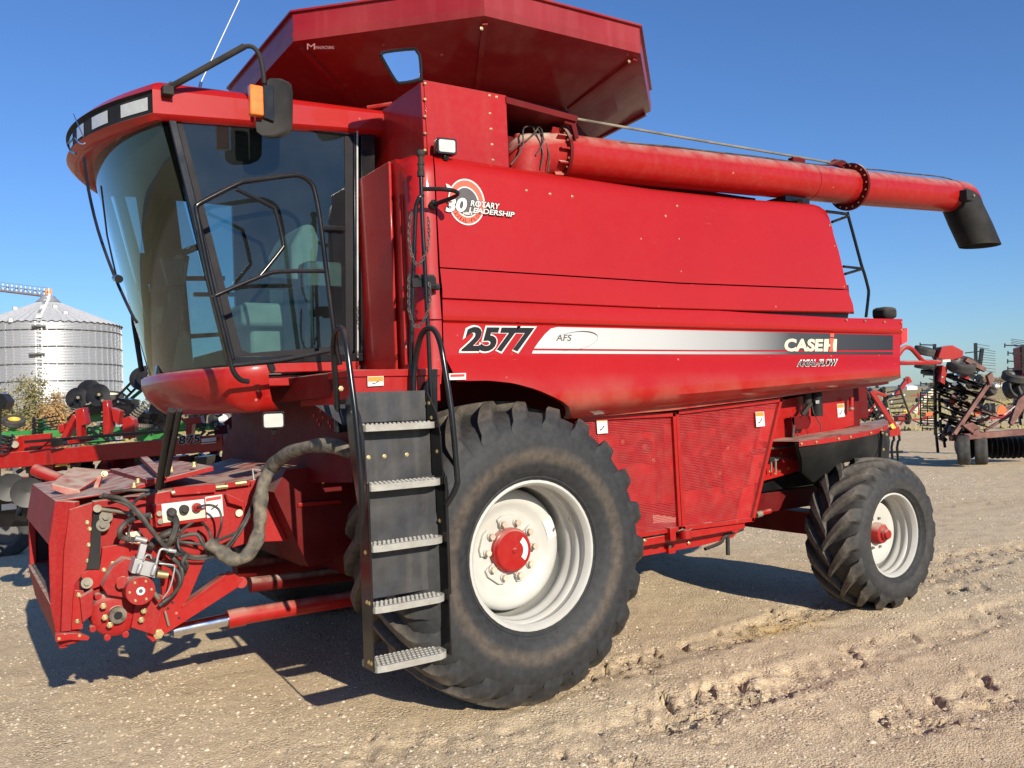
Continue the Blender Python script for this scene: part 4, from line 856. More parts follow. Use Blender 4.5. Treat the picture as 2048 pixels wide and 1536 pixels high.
m = mb('red_dark'); m.box(-1.0, -.8, 1.1, 2.7, .8, 1.4); m.build('cab_brace', combine)
m = mb('black'); m.tube([P(344, 820, X=-1.9), P(318, 975, X=-1.9)], .022, 8); m.tube([P(360, 820, X=-1.9), P(334, 950, X=-1.9)], .014, 8); m.build('lift_strut', combine)
m = mb('steel'); m.cyl(P(328, 975, Y=1.5), P(327, 945, Y=1.5), .018); m.cyl(P(327, 945, Y=1.5), P(326, 933, Y=1.5), .008); m.build('fitting', combine)
# ---- feeder house -------------------------------------------------------------------
FY = 1.12
F = lambda x, y, d=0: P(x, y, Y=FY+d)
fh = mb('red_dusty')                                    # the long sloping housing
prof = [(187, 1003), (312, 986), (347, 980), (500, 962), (600, 930), (640, 925), (620, 1080), (500, 1085), (453, 1099), (330, 1130), (200, 1200), (160, 1230)]
side_p = [F(*q, .03) for q in prof]
fh.prism(side_p, (0, 1.50, 0)); feeder = fh.build('feeder_house', combine, .004)
m = mb('red_dusty')                                     # lids and hinges on top
def on_top(x, y, z): return P(x, y, Z=z)
zt = F(330, 983, .03).z+.012
m.hexa([V((-2.12, 1.2, 1.325)), V((-1.5, 1.2, 1.43)), V((-1.5, 2.55, 1.43)), V((-2.12, 2.55, 1.325))], [V((-2.12, 1.2, 1.345)), V((-1.5, 1.2, 1.46)), V((-1.5, 2.55, 1.46)), V((-2.12, 2.55, 1.345))])
m.beam((-1.86, 1.16, 1.40), (-1.86, 2.5, 1.40), .06, .03); m.beam((-1.80, 1.16, 1.425), (-1.66, 2.5, 1.47), .05, .03); m.build('feeder_lid', feeder, .003)
m = mb('red'); m.plate([(347, 975), (431, 968), (431, 984), (347, 991)], FY-.01, .02); m.build('lid_flange', feeder); m = mb('red').plate([(452, 966), (500, 962), (500, 970), (452, 976)], FY-.01, .02); m.build('lid_flange', feeder); m = mb('bolt')
for a, b in (((431, 975), (455, 973)), ((470, 968), (492, 965)), ((343, 986), (349, 985))): mb('bolt').cyl(F(*a, -.01), F(*b, -.01), .014, 8).build('hinge_pin', feeder)
for bp_ in ([V((x, y, z)) for x, y, z in ((-1.95, 1.18, 1.37), (-1.9, 1.35, 1.38), (-1.72, 1.3, 1.44), (-1.6, 1.25, 1.46))],): [mb('bolt').bolts([b_3], (0, 0, 1), .012, .03).build('lid_bolt', feeder) for b_3 in bp_]
# front frame with its throat
FX = -2.375
m = mb('red_dusty'); y0, y1 = 1.16, 2.72
m.hexa([V((FX+.02, y0, 1.335)), V((FX+.02, y1, 1.335)), V((FX-.02, y1, 1.10)), V((FX-.02, y0, 1.10))], [V((FX+.05, y0, 1.335)), V((FX+.05, y1, 1.335)), V((FX+.01, y1, 1.10)), V((FX+.01, y0, 1.10))])
m.hexa([V((FX-.02, y0, .78)), V((FX-.02, y1, .78)), V((FX+.02, y1, .56)), V((FX+.02, y0, .53))], [V((FX+.02, y0, .78)), V((FX+.02, y1, .78)), V((FX+.06, y1, .56)), V((FX+.06, y0, .53))])
m.box(FX-.01, FX+.03, y1-.06, y1, .78, 1.10); m.hexa([V((FX+.02, y0, 1.335)), V((FX+.02, y1, 1.335)), V((-2.0, y1, 1.36)), V((-2.0, y0, 1.36))], [V((FX+.02, y0, 1.325)), V((FX+.02, y1, 1.325)), V((-2.0, y1, 1.35)), V((-2.0, y0, 1.35))])
m.prism([V((FX+.02, y0, 1.335)), V((-2.27, 1.10, 1.325)), V((-2.29, 1.10, .56)), V((FX+.02, y0, .54)), V((FX-.02, y0, .80)), V((FX-.02, y0, 1.10))], (.03, .02, 0))
m.prism([F(*q, -.02) for q in ((139, 1019), (186, 1005), (178, 1132), (148, 1172), (143, 1262), (122, 1264), (128, 1100))], (0, .05, 0))
m.box(FX+.03, -2.0, y1-.03, y1-.01, .56, 1.32); m.mat('canvas'); m.box(FX-.0, FX+.35, y0+.05, y1-.05, .775, .79)
m.mat('decal_black'); m.box(FX+.30, FX+.33, y0, y1, .6, 1.3); m.box(FX+.035, FX+.30, y1-.045, y1-.035, .8, 1.3); m.box(FX+.05, FX+.3, y0+.1, y1-.05, .74, .77); m.build('front_frame', feeder, .003)  # black sheets put the shade of the throat into the colour
m = mb('red_dusty'); a = P(120, 966, Y=1.55); 
q = [P(101, 968, Y=1.55), P(146, 934, Y=2.0), P(221, 940, Y=1.85), P(155, 981, Y=1.45)]
m.hexa(q, [p-V((0, 0, .015)) for p in q]); d = [P(101, 968, Y=1.55), P(155, 981, Y=1.45), P(160, 1000, Y=1.42), P(105, 980, Y=1.52)]; m.hexa(d, [p+V((.015, 0, 0)) for p in d])
m.bolts([P(209, 948, Y=1.7)], (.2, -1, .2), .016, .02); m.beam(P(200, 952, Y=1.7), P(188, 990, Y=1.6), .03, .02); m.build('stone_trap_cover', feeder, .003)
m = mb('skirt').plate([(187, 1022), (203, 1024), (200, 1138), (173, 1139), (180, 1100)], FY-.035, .01); m.build('rubber_flap', feeder)
m = mb('red')
m.plate([(150, 1180), (168, 1182), (166, 1258), (143, 1260), (146, 1200)], FY-.05, .02); m.plate([(112, 1268), (160, 1266), (180, 1275), (176, 1281), (140, 1280), (112, 1284)], FY-.06, .04)
m.plate([(205, 1095), (260, 1085), (318, 1090), (330, 1110), (260, 1140), (208, 1170), (180, 1180), (160, 1150), (176, 1140), (200, 1138)], FY-.02, .03)
m.bolts([F(x, y, -.055) for x, y in ((158, 1190), (155, 1243), (118, 1277), (159, 1271))]+[F(x, y, -.025) for x, y in ((175, 1045), (180, 1058), (178, 1090), (176, 1122), (226, 1127), (245, 1117), (208, 1140))], r=.010)
m.build('side_brackets', feeder, .003)
m = mb('steel')
for x, y, r in ((212, 1034, .035), (206, 1050, .035), (174, 1166, .03)): mb('steel').cyl(F(x, y, -.02), F(x, y, -.04), r, 20).cyl(F(x, y, -.04), F(x, y, -.06), r*.5, 6).build('washer', feeder)
m.tube([F(195, 1017, -.05), F(262, 1027, -.05)], .010, 8); m.cyl(F(195, 1017, -.03), F(195, 1017, -.07), .022, 10); m.cyl(F(262, 1027, -.03), F(262, 1027, -.07), .02, 10)
m.build('adjuster_rod', feeder)
# reverser gearbox
m = mb('red_dusty'); c = F(231, 1225, -.04); 
m.lathe([(0, -.06), (.035, -.06), (.045, -.04), (.10, -.035), (.125, -.015), (.13, .03), (.13, .08)], c, (0, 1, 0), 40)
for k in range(9):
    t = R(40*k+10); p = c+V((.135*math.cos(t), 0, .135*math.sin(t))); m.cyl(p+V((0, -.02, 0)), p+V((0, .03, 0)), .018, 10)
m.prism([F(*q, -.13) for q in ((225, 1135), (250, 1117), (300, 1125), (306, 1170), (280, 1200), (215, 1190), (205, 1175))], (0, .12, 0))
m.prism([F(*q, -.10) for q in ((296, 1180), (333, 1196), (310, 1270), (262, 1255), (270, 1215))], (0, .08, 0))
m.prism([F(*q, -.09) for q in ((160, 1195), (187, 1180), (185, 1230), (165, 1245))], (0, .05, 0))
m.mat('canvas').cyl(c+V((0, -.058, .0)), c+V((0, -.09, 0)), .045, 24); m.mat('decal_black').cyl(c+V((0, -.088, 0)), c+V((0, -.094, 0)), .022, 12)
m.bolts([F(*q, -.14) for q in ((246, 1158), (240, 1172), (283, 1240), (288, 1222), (207, 1212), (210, 1235), (220, 1250))], r=.012)
m.build('gearbox', feeder, .004)
m = mb('red_dusty'); c = F(270, 1172, -.10); m.cyl(c, c-V((0, .17, 0)), .075, 32); m.cyl(F(245, 1165, -.1), F(245, 1165, -.2), .032, 16); m.bolts([c-V((.055*math.cos(R(a)), .17, .055*math.sin(R(a)))) for a in range(0, 360, 60)], r=.006)
mot = m.build('drive_motor', feeder, .004); m = mb('white').cyl(c-V((0, .170, 0)), c-V((0, .172, 0)), .022, 20); m.mat('decal_grey').cyl(c-V((0, .172, 0)), c-V((0, .173, 0)), .011, 16); m.build('motor_sticker', mot)
m = mb('alu'); vb = [(271, 1117), (313, 1127), (310, 1156), (262, 1146)]; m.plate(vb, FY-.24, .12); m.beam(F(279, 1118, -.22), F(287, 1088, -.22), .035, .035, (0, 1, 0))
for a, b, r in (((276, 1146), (282, 1128), .013), ((305, 1150), (311, 1130), .013)): m.cyl(F(*a, -.26), F(*b, -.26), r, 8)
m.tube([F(287, 1122, -.25), F(292, 1111, -.26), F(300, 1110, -.25), F(303, 1117, -.24)], .006, 6, smooth=3); m.tube([F(312, 1130, -.26), F(318, 1105, -.26), F(324, 1098, -.26), F(336, 1100, -.26), F(350, 1103, -.26)], .007, 8, smooth=3)
m.cyl(F(336, 1100, -.26), F(352, 1103, -.26), .012, 8); m.tube([F(318, 1127, -.25), F(345, 1130, -.25), F(349, 1138, -.25), F(340, 1175, -.25), F(325, 1198, -.24)], .005, 6, smooth=3)
m.mat('bolt').cyl(F(313, 1147, -.18), F(336, 1150, -.18), .022, 12); m.mat('steel').cyl(F(308, 1185, -.2), F(318, 1198, -.2), .012, 8); m.build('valve_block', feeder, .003)
# connector box
m = mb('red'); m.plate([(307, 1010), (410, 1000), (414, 1042), (312, 1056)], FY-.06, .09); cb = m.build('connector_box', feeder, .004)
quad([(323, 1008), (408, 998), (411, 1035), (326, 1046)], FY-.064, 'white', 'connector_plate', cb)
quad([(326, 1030), (410, 1020), (411, 1035), (326, 1046)], FY-.0655, 'cream', 'connector_plate', cb)
for x, y, mt in ((342, 1024, 'plastic'), (367, 1018, 'plastic'), (392, 1014, 'red')):
    c = F(x, y, -.065); m = mb(mt); m.cyl(c, c-V((0, .035, 0)), .026, 18); m.cyl(c-V((0, .035, 0)), c-V((0, .05, 0)), .018, 14); m.build('socket', cb, .002)
m = mb('steel')
for x, y in ((319, 1027), (321, 1043)): m.cyl(F(x, y, -.06), F(x, y, -.085), .016, 14)
m.cyl(F(290, 1036, -.05), F(303, 1031, -.05), .018, 10); m.build('quick_coupler', cb)
quad([(410, 994), (444, 989), (447, 1032), (414, 1036)], FY+.024, 'white', 'danger_label', feeder); quad([(412, 997), (442, 992), (442, 998), (412, 1003)], FY+.022, 'decal_red', 'danger_label', feeder)
quad([(422, 1018), (436, 1008), (437, 1010), (423, 1020)], FY+.022, 'decal_black', 'danger_label', feeder)
m = mb('cream'); m.plate([(251, 1066), (281, 1061), (284, 1085), (262, 1090)], FY-.01, .01); c = F(478, 1026, .015); m.cyl(c, c-V((0, .006, 0)), .022, 18); m.build('maker_plate', feeder)
m = mb('red'); m.plate([(452, 987), (488, 1003), (490, 1015), (458, 1006)], FY-.03, .04); m.plate([(500, 1000), (545, 985), (560, 1040), (535, 1055), (500, 1065)], FY+.06, .05); m.build('hose_guard', feeder, .003)
# lift link plates and cylinder
m = mb('red'); m.plate([(330, 1075), (405, 1100), (410, 1120), (378, 1195), (363, 1217), (460, 1143), (487, 1158), (475, 1175), (340, 1262), (306, 1284), (293, 1272), (325, 1200), (322, 1150)], FY-.04, .03)
m.prism([F(*q, -.05) for q in ((364, 1212), (451, 1150), (453, 1156), (364, 1217))], (0, .08, 0)); m.cyl(F(483, 1165, -.03), F(483, 1165, .2), .035, 16)
m.mat('steel').tube([F(330, 1222, -.06), F(338, 1252, -.06)], .007, 8); m.bolts([F(317, 1268, -.04)], r=.02); m.mat('decal_black')
for x, y in ((345, 1205), (336, 1217), (358, 1236)): m.cyl(F(x, y, -.042), F(x, y, -.0405), .008, 8)
m.build('lift_link', feeder, .003)
m = mb('chrome').cyl(P(345, 1262, Y=1.2), P(460, 1238, Y=1.2), .038, 24); cyl_ = m.build('lift_cylinder', combine); mb('red').cyl(P(455, 1239, Y=1.2), P(490, 1232, Y=1.2), .056, 24).cyl(P(488, 1232, Y=1.2), P(760, 1188, Y=1.2), .050, 24).build('cylinder_barrel', cyl_)
m = mb('red_dark').cyl(P(500, 1170, Y=1.5), P(760, 1140, Y=1.5), .05, 16).cyl(P(470, 1140, Y=1.9), P(700, 1110, Y=1.9), .07, 16).build('torque_tube', combine)
# hoses and canvas sleeve
m = mb('canvas'); sl = [(712, 905, .30), (650, 890, .42), (585, 903, .70), (545, 932, .95), (528, 965, .93), (521, 1000, .92), (520, 1040, .90), (513, 1080, .90), (492, 1112, .90), (465, 1118, .92), (440, 1102, .95), (415, 1085, .98)]
m.tube([P(x, y, Y=Yv) for x, y, Yv in sl], lambda t: .040+.004*math.sin(t*31)+.003*math.sin(t*71+1), 16, smooth=6); m.build('hose_sleeve', feeder)
m = mb('hose')
def hz(pts, r, dy=-.1): m.tube([F(x, y, dy+.03*math.sin(i*1.7)) for i, (x, y) in enumerate(pts)], r, 8, smooth=5)
hz([(344, 1026), (350, 1035), (353, 1050), (345, 1075), (335, 1092), (325, 1100)], .018, -.14)
hz([(200, 992), (230, 1000), (262, 1015), (285, 1040), (318, 1080), (345, 1100), (367, 1115), (374, 1130), (368, 1150)], .010, -.16)
hz([(206, 990), (245, 998), (275, 1022), (300, 1055), (330, 1095), (345, 1115), (362, 1135), (363, 1160), (350, 1185), (318, 1212)], .012, -.18)
hz([(262, 1020), (268, 1005), (285, 992), (312, 984), (300, 981), (260, 980), (222, 984)], .009, -.12)
hz([(300, 1030), (275, 1035), (252, 1045), (240, 1060), (241, 1073), (256, 1078), (275, 1080)], .015, -.14)
hz([(395, 1014), (420, 1010), (438, 1020), (443, 1045), (436, 1072), (425, 1098)], .007, -.14)
hz([(405, 1045), (418, 1062), (424, 1085), (420, 1100), (428, 1112), (450, 1100), (470, 1080), (492, 1045), (507, 1010), (512, 985)], .008, -.12)
hz([(385, 1045), (365, 1060), (356, 1080), (360, 1100), (375, 1115), (410, 1118), (440, 1105), (470, 1070), (495, 1030), (510, 990)], .008, -.15)
hz([(330, 1080), (370, 1085), (410, 1088), (438, 1080), (480, 1060), (500, 1030)], .009, -.12)
hz([(310, 1085), (345, 1078), (390, 1068), (405, 1085), (415, 1110), (380, 1112), (350, 1092)], .012, -.10)
hz([(340, 1104), (355, 1110), (372, 1108), (365, 1125), (372, 1140)], .011, -.2)
hz([(258, 1030), (262, 1045), (258, 1066), (266, 1088)], .005, -.12); hz([(290, 1110), (320, 1125), (352, 1140), (360, 1165), (345, 1190), (325, 1205)], .010, -.2)
hz([(300, 1095), (310, 1080), (330, 1068), (360, 1058)], .020, -.10)
m.build('hydraulic_hose', feeder)
m = mb('alu').cyl(F(270, 1076, -.16), F(293, 1082, -.16), .016, 10).build('hose_fitting', feeder)
m = mb('alu').tube([P(508, 960, Y=1.05), P(505, 938, Y=1.05), P(524, 941, Y=1.05)], .006, 6).build('hose_hook', feeder)

# ================================================================ THE GROUND
def vnoise(x, y, seed):
    xi = np.floor(x).astype(np.int64); yi = np.floor(y).astype(np.int64); fx = x-xi; fy = y-yi; fx = fx*fx*(3-2*fx); fy = fy*fy*(3-2*fy)
    def h(a, b):
        n = (a*374761393+b*668265263+seed*1274126177) & 0x7fffffff; n = ((n ^ (n >> 13))*1274126177) & 0x7fffffff; return ((n ^ (n >> 16)) & 0xffff)/65535.
    return (h(xi, yi)*(1-fx)+h(xi+1, yi)*fx)*(1-fy)+(h(xi, yi+1)*(1-fx)+h(xi+1, yi+1)*fx)*fy
def fbm(x, y, sc_, oct_=4, seed=1):
    s = 0; a = .5
    for k in range(oct_): s = s+a*vnoise(x*sc_+17*k, y*sc_+9*k, seed+k); a *= .5; sc_ *= 2.03
    return s
def g2(px, py): p = P(px, py, Z=0); return (p.x, p.y)
rg = np.random.default_rng(5)
prints = []                                             # lug prints: centre, length, width, angle, depth
def track(a, b, n, w, ang, depth, off=0, keep=.8, L=.20):
    a, b = np.array(g2(*a)), np.array(g2(*b)); d = (b-a)/np.linalg.norm(b-a); nn = np.array([-d[1], d[0]]); base = math.atan2(d[1], d[0])
    for i in range(n):
        for sd in (-1, 1):
            if rg.random() > keep: continue
            c = a+(b-a)*((i+.25*sd)/n)+nn*sd*w+rg.normal(0, .035, 2)
            prints.append((c[0], c[1], L*rg.uniform(.5, 1.5), rg.uniform(.014, .030), base+sd*ang+rg.normal(0, .12), 1.2*depth*rg.uniform(.25, 1.1)))
track((1090, 1385), (1560, 1240), 16, .10, 1.0, .030, keep=.6); track((1560, 1240), (2100, 1085), 26, .10, 1.0, .030, keep=.75)
track((1290, 1440), (1560, 1360), 7, .13, 1.0, .050, keep=.85); track((1560, 1360), (2048, 1210), 12, .12, 1.0, .018, keep=.35)
track((1880, 1120), (2200, 1060), 12, .10, -1.0, .035, keep=.8); track((1800, 1440), (2048, 1370), 5, .13, 1.0, .04, keep=.8); track((1880, 1180), (2200, 1110), 12, .1, -1, .03, keep=.6)
track((1150, 1530), (1500, 1440), 7, .12, 1.0, .02, keep=.4); track((700, 1500), (1060, 1420), 9, .1, 1, .012, keep=.3)
track((1900, 1010), (2300, 985), 12, .12, -1.0, .02, keep=.6)
PR = np.array(prints)
RUTS = [(g2(1090, 1385), g2(1560, 1240), .17, .012), (g2(1560, 1240), g2(2100, 1085), .17, .016), (g2(1290, 1440), g2(1560, 1360), .2, .02), (g2(1560, 1360), g2(2048, 1210), .2, .014), (g2(1880, 1120), g2(2200, 1060), .15, .016), (g2(1800, 1440), g2(2048, 1370), .18, .016), (g2(700, 1510), g2(1200, 1440), .2, .008)]
def ground_h(x, y):
    r = np.hypot(x+2.8, y+4.1); fade = np.clip(1.2-r/45, 0, 1)
    h = (fbm(x, y, .35, 3, 3)-.45)*.045*fade+(fbm(x, y, 3.2, 4, 11)-.47)*.022*fade
    f = fbm(x, y, 24, 2, 31); h += (f-.37)*.009*np.clip(1.2-r/12, 0, 1)
    damp = np.zeros_like(x)
    for cx, cy, L, w, a, d in PR:
        m_ = (abs(x-cx) < .35) & (abs(y-cy) < .35)
        if not m_.any(): continue
        dx, dy = x[m_]-cx, y[m_]-cy; u = dx*math.cos(a)+dy*math.sin(a); v = -dx*math.sin(a)+dy*math.cos(a)
        wu = (fbm(x[m_], y[m_], 16, 3, 61)-.44)*.11; wv = (fbm(x[m_], y[m_], 19, 3, 67)-.44)*.10; u = u+wu; v = v+wv
        w2 = w*(.6+.8*vnoise(u*22, v*22+cx*7, 5)); q = (u/(L/2))**2*(1+.4*np.sin(v*60))+(v/w2)**2
        h[m_] -= d*np.exp(-q**1.5)*1.25; h[m_] += d*.30*np.exp(-((np.sqrt(q)-1.9)/.6)**2)*vnoise(dx*30, dy*30, 8); damp[m_] = np.maximum(damp[m_], np.exp(-q*.45)*min(1, d/.03))
    # settle level where the tyres stand
    for cx, w in ((0, .5), (3.52, .35)):
        k = np.exp(-((x-cx)/w)**4-((y-.35)/.7)**4); h = h*(1-k)
    for (ax_, ay_), (bx_, by_), hw, dep in RUTS:           # soft continuous ruts under the prints
        dx, dy = bx_-ax_, by_-ay_; l = math.hypot(dx, dy); u = ((x-ax_)*dx+(y-ay_)*dy)/l; v = ((x-ax_)*-dy+(y-ay_)*dx)/l
        k = np.exp(-(v/hw)**4)*np.clip(u/.8+1, 0, 1)*np.clip((l-u)/.8+1, 0, 1); e = np.exp(-((np.abs(v)-hw*1.15)/(.25*hw))**2)*np.clip(u/.8+1, 0, 1)*np.clip((l-u)/.8+1, 0, 1)
        h += -dep*k+dep*.35*e*vnoise(u*5, v*5, 3); ch = fbm(x, y, 11, 3, 91); h += (ch-.42)*.050*k*np.clip((vnoise(u*1.3, v*2, 19)-.35)*2.5, 0, 1); damp = np.maximum(damp, .35*k*vnoise(u*1.1, v*1.5, 23))
    bx, by = (x-.9)/1.6, (y+.55)/.45                      # churned, darker soil beside the front wheel
    h += (fbm(x, y, 9, 3, 77)-.45)*.045*np.exp(-(bx**2+by**2))
    return h, damp
ang = np.radians(np.concatenate([np.arange(-37, 41, .17), np.arange(41, 323, 2.5)]))+YAW
rad = [.35]
while rad[-1] < 55: rad.append(rad[-1]*(1.0062 if rad[-1] > 2 else 1.03))
while rad[-1] < 9000: rad.append(rad[-1]*1.05)
rad = np.array(rad); A, Rr = np.meshgrid(ang, rad)
gx, gy = CAM.x+Rr*np.sin(A), CAM.y+Rr*np.cos(A)
gh, gd = ground_h(gx.ravel().copy(), gy.ravel().copy())
nA, nR = len(ang), len(rad)
co = np.stack([gx.ravel(), gy.ravel(), gh], 1); co = np.vstack([co, [[CAM.x, CAM.y, 0]]])
ii, jj = np.meshgrid(np.arange(nR-1), np.arange(nA), indexing='ij'); j2 = (jj+1) % nA
quads = np.stack([ii*nA+jj, (ii+1)*nA+jj, (ii+1)*nA+j2, ii*nA+j2], -1).reshape(-1, 4)
tris = np.stack([np.full(nA, nR*nA), np.arange(nA), (np.arange(nA)+1) % nA], 1)
def np_mesh(name, co, polys):
    me = bpy.data.meshes.new(name); me.vertices.add(len(co)); me.vertices.foreach_set('co', co.ravel())
    lt = np.concatenate([np.full(len(p), p.shape[1]) for p in polys]); idx = np.concatenate([p.ravel() for p in polys])
    me.loops.add(len(idx)); me.loops.foreach_set('vertex_index', idx.astype(np.int32)); me.polygons.add(len(lt))
    me.polygons.foreach_set('loop_start', np.concatenate([[0], np.cumsum(lt)[:-1]]).astype(np.int32)); me.polygons.foreach_set('loop_total', lt.astype(np.int32))
    me.update(calc_edges=True); me.validate(); return me
me = np_mesh('ground', co, [quads, tris]); me.polygons.foreach_set('use_smooth', [True]*len(me.polygons))
at_ = me.attributes.new('damp', 'FLOAT', 'POINT'); at_.data.foreach_set('value', np.append(gd, 0).astype(np.float32))
def ground_mat():
    m = bpy.data.materials.new('gravel'); m.use_nodes = True; n = m.node_tree; L = n.links.new; b = n.nodes['Principled BSDF']; g = n.nodes.new('ShaderNodeNewGeometry')
    def tex(kind, s, **k):
        t = n.nodes.new(kind); t.inputs['Scale'].default_value = s; L(g.outputs['Position'], t.inputs['Vector'])
        for a, v in k.items(): t.inputs[a].default_value = v
        return t
    def mr(f, a, b_, c=0, d=1):
        r = n.nodes.new('ShaderNodeMapRange'); L(f, r.inputs[0])
        for i, v in enumerate((a, b_, c, d)): r.inputs[i+1].default_value = v
        return r.outputs[0]
    def mix(f, a, c, bt='MIX'):
        x = n.nodes.new('ShaderNodeMix'); x.data_type = 'RGBA'; x.blend_type = bt
        if isinstance(f, float): x.inputs[0].default_value = f
        else: L(f, x.inputs[0])
        for k, q in ((6, a), (7, c)):
            if isinstance(q, tuple): x.inputs[k].default_value = (*q, 1)
            else: L(q, x.inputs[k])
        return x.outputs[2]
    def mth(op, a, c):
        x = n.nodes.new('ShaderNodeMath'); x.operation = op
        for k, q in ((0, a), (1, c)):
            if isinstance(q, (int, float)): x.inputs[k].default_value = q
            else: L(q, x.inputs[k])
        return x.outputs[0]
    big = tex('ShaderNodeTexNoise', .45, Detail=6).outputs['Fac']; mid = tex('ShaderNodeTexNoise', 3.5, Detail=8).outputs['Fac']
    c = mix(mr(big, .35, .65), (.59, .44, .262), (.66, .515, .325)); c = mix(mr(mid, .35, .7, 0, .5), c, (.47, .345, .205))
    v1 = tex('ShaderNodeTexVoronoi', 55); v2 = tex('ShaderNodeTexVoronoi', 110)
    hs = n.nodes.new('ShaderNodeSeparateColor'); L(v1.outputs['Color'], hs.inputs[0])
    c = mix(mr(hs.outputs[0], .55, 1, 0, .55), c, (.70, .585, .42)); c = mix(mr(hs.outputs[1], .75, 1, 0, .32), c, (.18, .13, .085))
    h2 = n.nodes.new('ShaderNodeSeparateColor'); L(v2.outputs['Color'], h2.inputs[0]); c = mix(mr(h2.outputs[0], .5, 1, 0, .35), c, (.66, .53, .36)); c = mix(mr(h2.outputs[2], .7, 1, 0, .4), c, (.2, .15, .1))
    a = n.nodes.new('ShaderNodeAttribute'); a.attribute_name = 'damp'
    c = mix(mth('MULTIPLY', a.outputs['Fac'], mr(tex('ShaderNodeTexNoise', 14, Detail=5).outputs['Fac'], .3, .7, .2, .8)), c, (.27, .19, .12))
    # distance: beyond the yard lies dry grass field
    s = n.nodes.new('ShaderNodeVectorMath'); s.operation = 'LENGTH'; L(g.outputs['Position'], s.inputs[0])
    far_ = mr(s.outputs['Value'], 60, 75); fld = mix(mr(tex('ShaderNodeTexNoise', .05, Detail=4).outputs['Fac'], .4, .6), (.42, .30, .14), (.30, .25, .10)); c = mix(far_, c, fld)
    L(c, b.inputs['Base Color']); b.inputs['Roughness'].default_value = .92; b.inputs['Specular IOR Level'].default_value = .25
    bp = n.nodes.new('ShaderNodeBump'); bp.inputs['Strength'].default_value = .75; bp.inputs['Distance'].default_value = .010
    hsum = mth('ADD', mth('MULTIPLY', mth('MULTIPLY', v1.outputs['Distance'], -1.4), mr(mid, .45, .65)), mth('ADD', mth('MULTIPLY', v2.outputs['Distance'], -.35), mth('MULTIPLY', tex('ShaderNodeTexNoise', 85, Detail=8).outputs['Fac'], 1.3)))
    L(hsum, bp.inputs['Height']); L(bp.outputs[0], b.inputs['Normal']); MT['gravel'] = m; return m
me.materials.append(ground_mat()); go = bpy.data.objects.new('ground', me); sc.collection.objects.link(go); go['kind'] = 'structure'
# loose stones
mat('stone', (.42, .33, .22), .85, var=.5, vscale=40, col2=(.60, .49, .35))
mat('soil', (.24, .18, .12), .9, var=.3, vscale=30)
mat('corn', (.62, .43, .16), .6, var=.2, vscale=60)
def scatter(name, xs, ys, rs, mname, label, cat, flat_=.6, sink=.35):
    N = len(xs); z, _ = ground_h(xs.copy(), ys.copy())
    base = np.array([(1, 0, 0), (.3, .95, 0), (-.8, .6, 0), (-.8, -.6, 0), (.3, -.95, 0), (.15, .1, 1), (0, 0, -1)], float)
    fc = np.array([(0, 1, 5), (1, 2, 5), (2, 3, 5), (3, 4, 5), (4, 0, 5)])
    t = rg.uniform(0, 2*np.pi, N); c, s = np.cos(t), np.sin(t); q = base[None]*rs[:, None, None]*rg.uniform(.65, 1.25, (N, 7, 3)); q[:, :, 2] *= flat_
    X = q[:, :, 0]*c[:, None]-q[:, :, 1]*s[:, None]; Y_ = q[:, :, 0]*s[:, None]+q[:, :, 1]*c[:, None]
    co = np.stack([X+xs[:, None], Y_+ys[:, None], q[:, :, 2]+z[:, None]-rs[:, None]*.05], -1).reshape(-1, 3)
    fs = (fc[None]+np.arange(N)[:, None, None]*7).reshape(-1, 3); me = np_mesh(name, co, [fs]); me.materials.append(MT[mname])
    o = bpy.data.objects.new(name, me); sc.collection.objects.link(o); o['kind'] = 'stuff'; tag(o, label, cat); return o
N = 190000; th = YAW+np.radians(rg.uniform(-36, 38, N)); rr_ = 1.9+rg.power(1.35, N)*18
xs, ys = CAM.x+rr_*np.sin(th), CAM.y+rr_*np.cos(th); dn_ = fbm(xs, ys, .9, 4, 51)+.06*np.clip((xs+.5)/2, -1, 1)*(ys < 2)
kp = rg.random(N) < np.clip((dn_-.38)*5, .10, 1)*.85; xs, ys = xs[kp], ys[kp]
scatter('loose_gravel', xs, ys, np.clip(rg.lognormal(-4.98, .50, len(xs)), .003, .024), 'stone', 'loose pale gravel stones strewn over the yard', 'gravel')
xs, ys = [], []
for cx, cy, L, w, a, d in prints:
    if d < .02: continue
    k = int(14*d/.045); xs += list(cx+rg.normal(0, .12, k)); ys += list(cy+rg.normal(0, .08, k))
xs, ys = np.array(xs), np.array(ys); scatter('soil_crumbs', xs, ys, np.clip(rg.lognormal(-5.3, .45, len(xs)), .002, .010), 'soil', 'dark crumbs of soil thrown up along the tyre tracks', 'soil', .8)
c0 = np.array(g2(1575, 1245)); k = 2600; xs = c0[0]+rg.normal(0, .22, k)-rg.exponential(.12, k); ys = c0[1]+rg.normal(0, .10, k)
scatter('spilled_corn', xs, ys, rg.uniform(.0035, .006, k), 'corn', 'small spill of yellow corn kernels on the gravel near the rear wheel', 'spilled corn', .7)
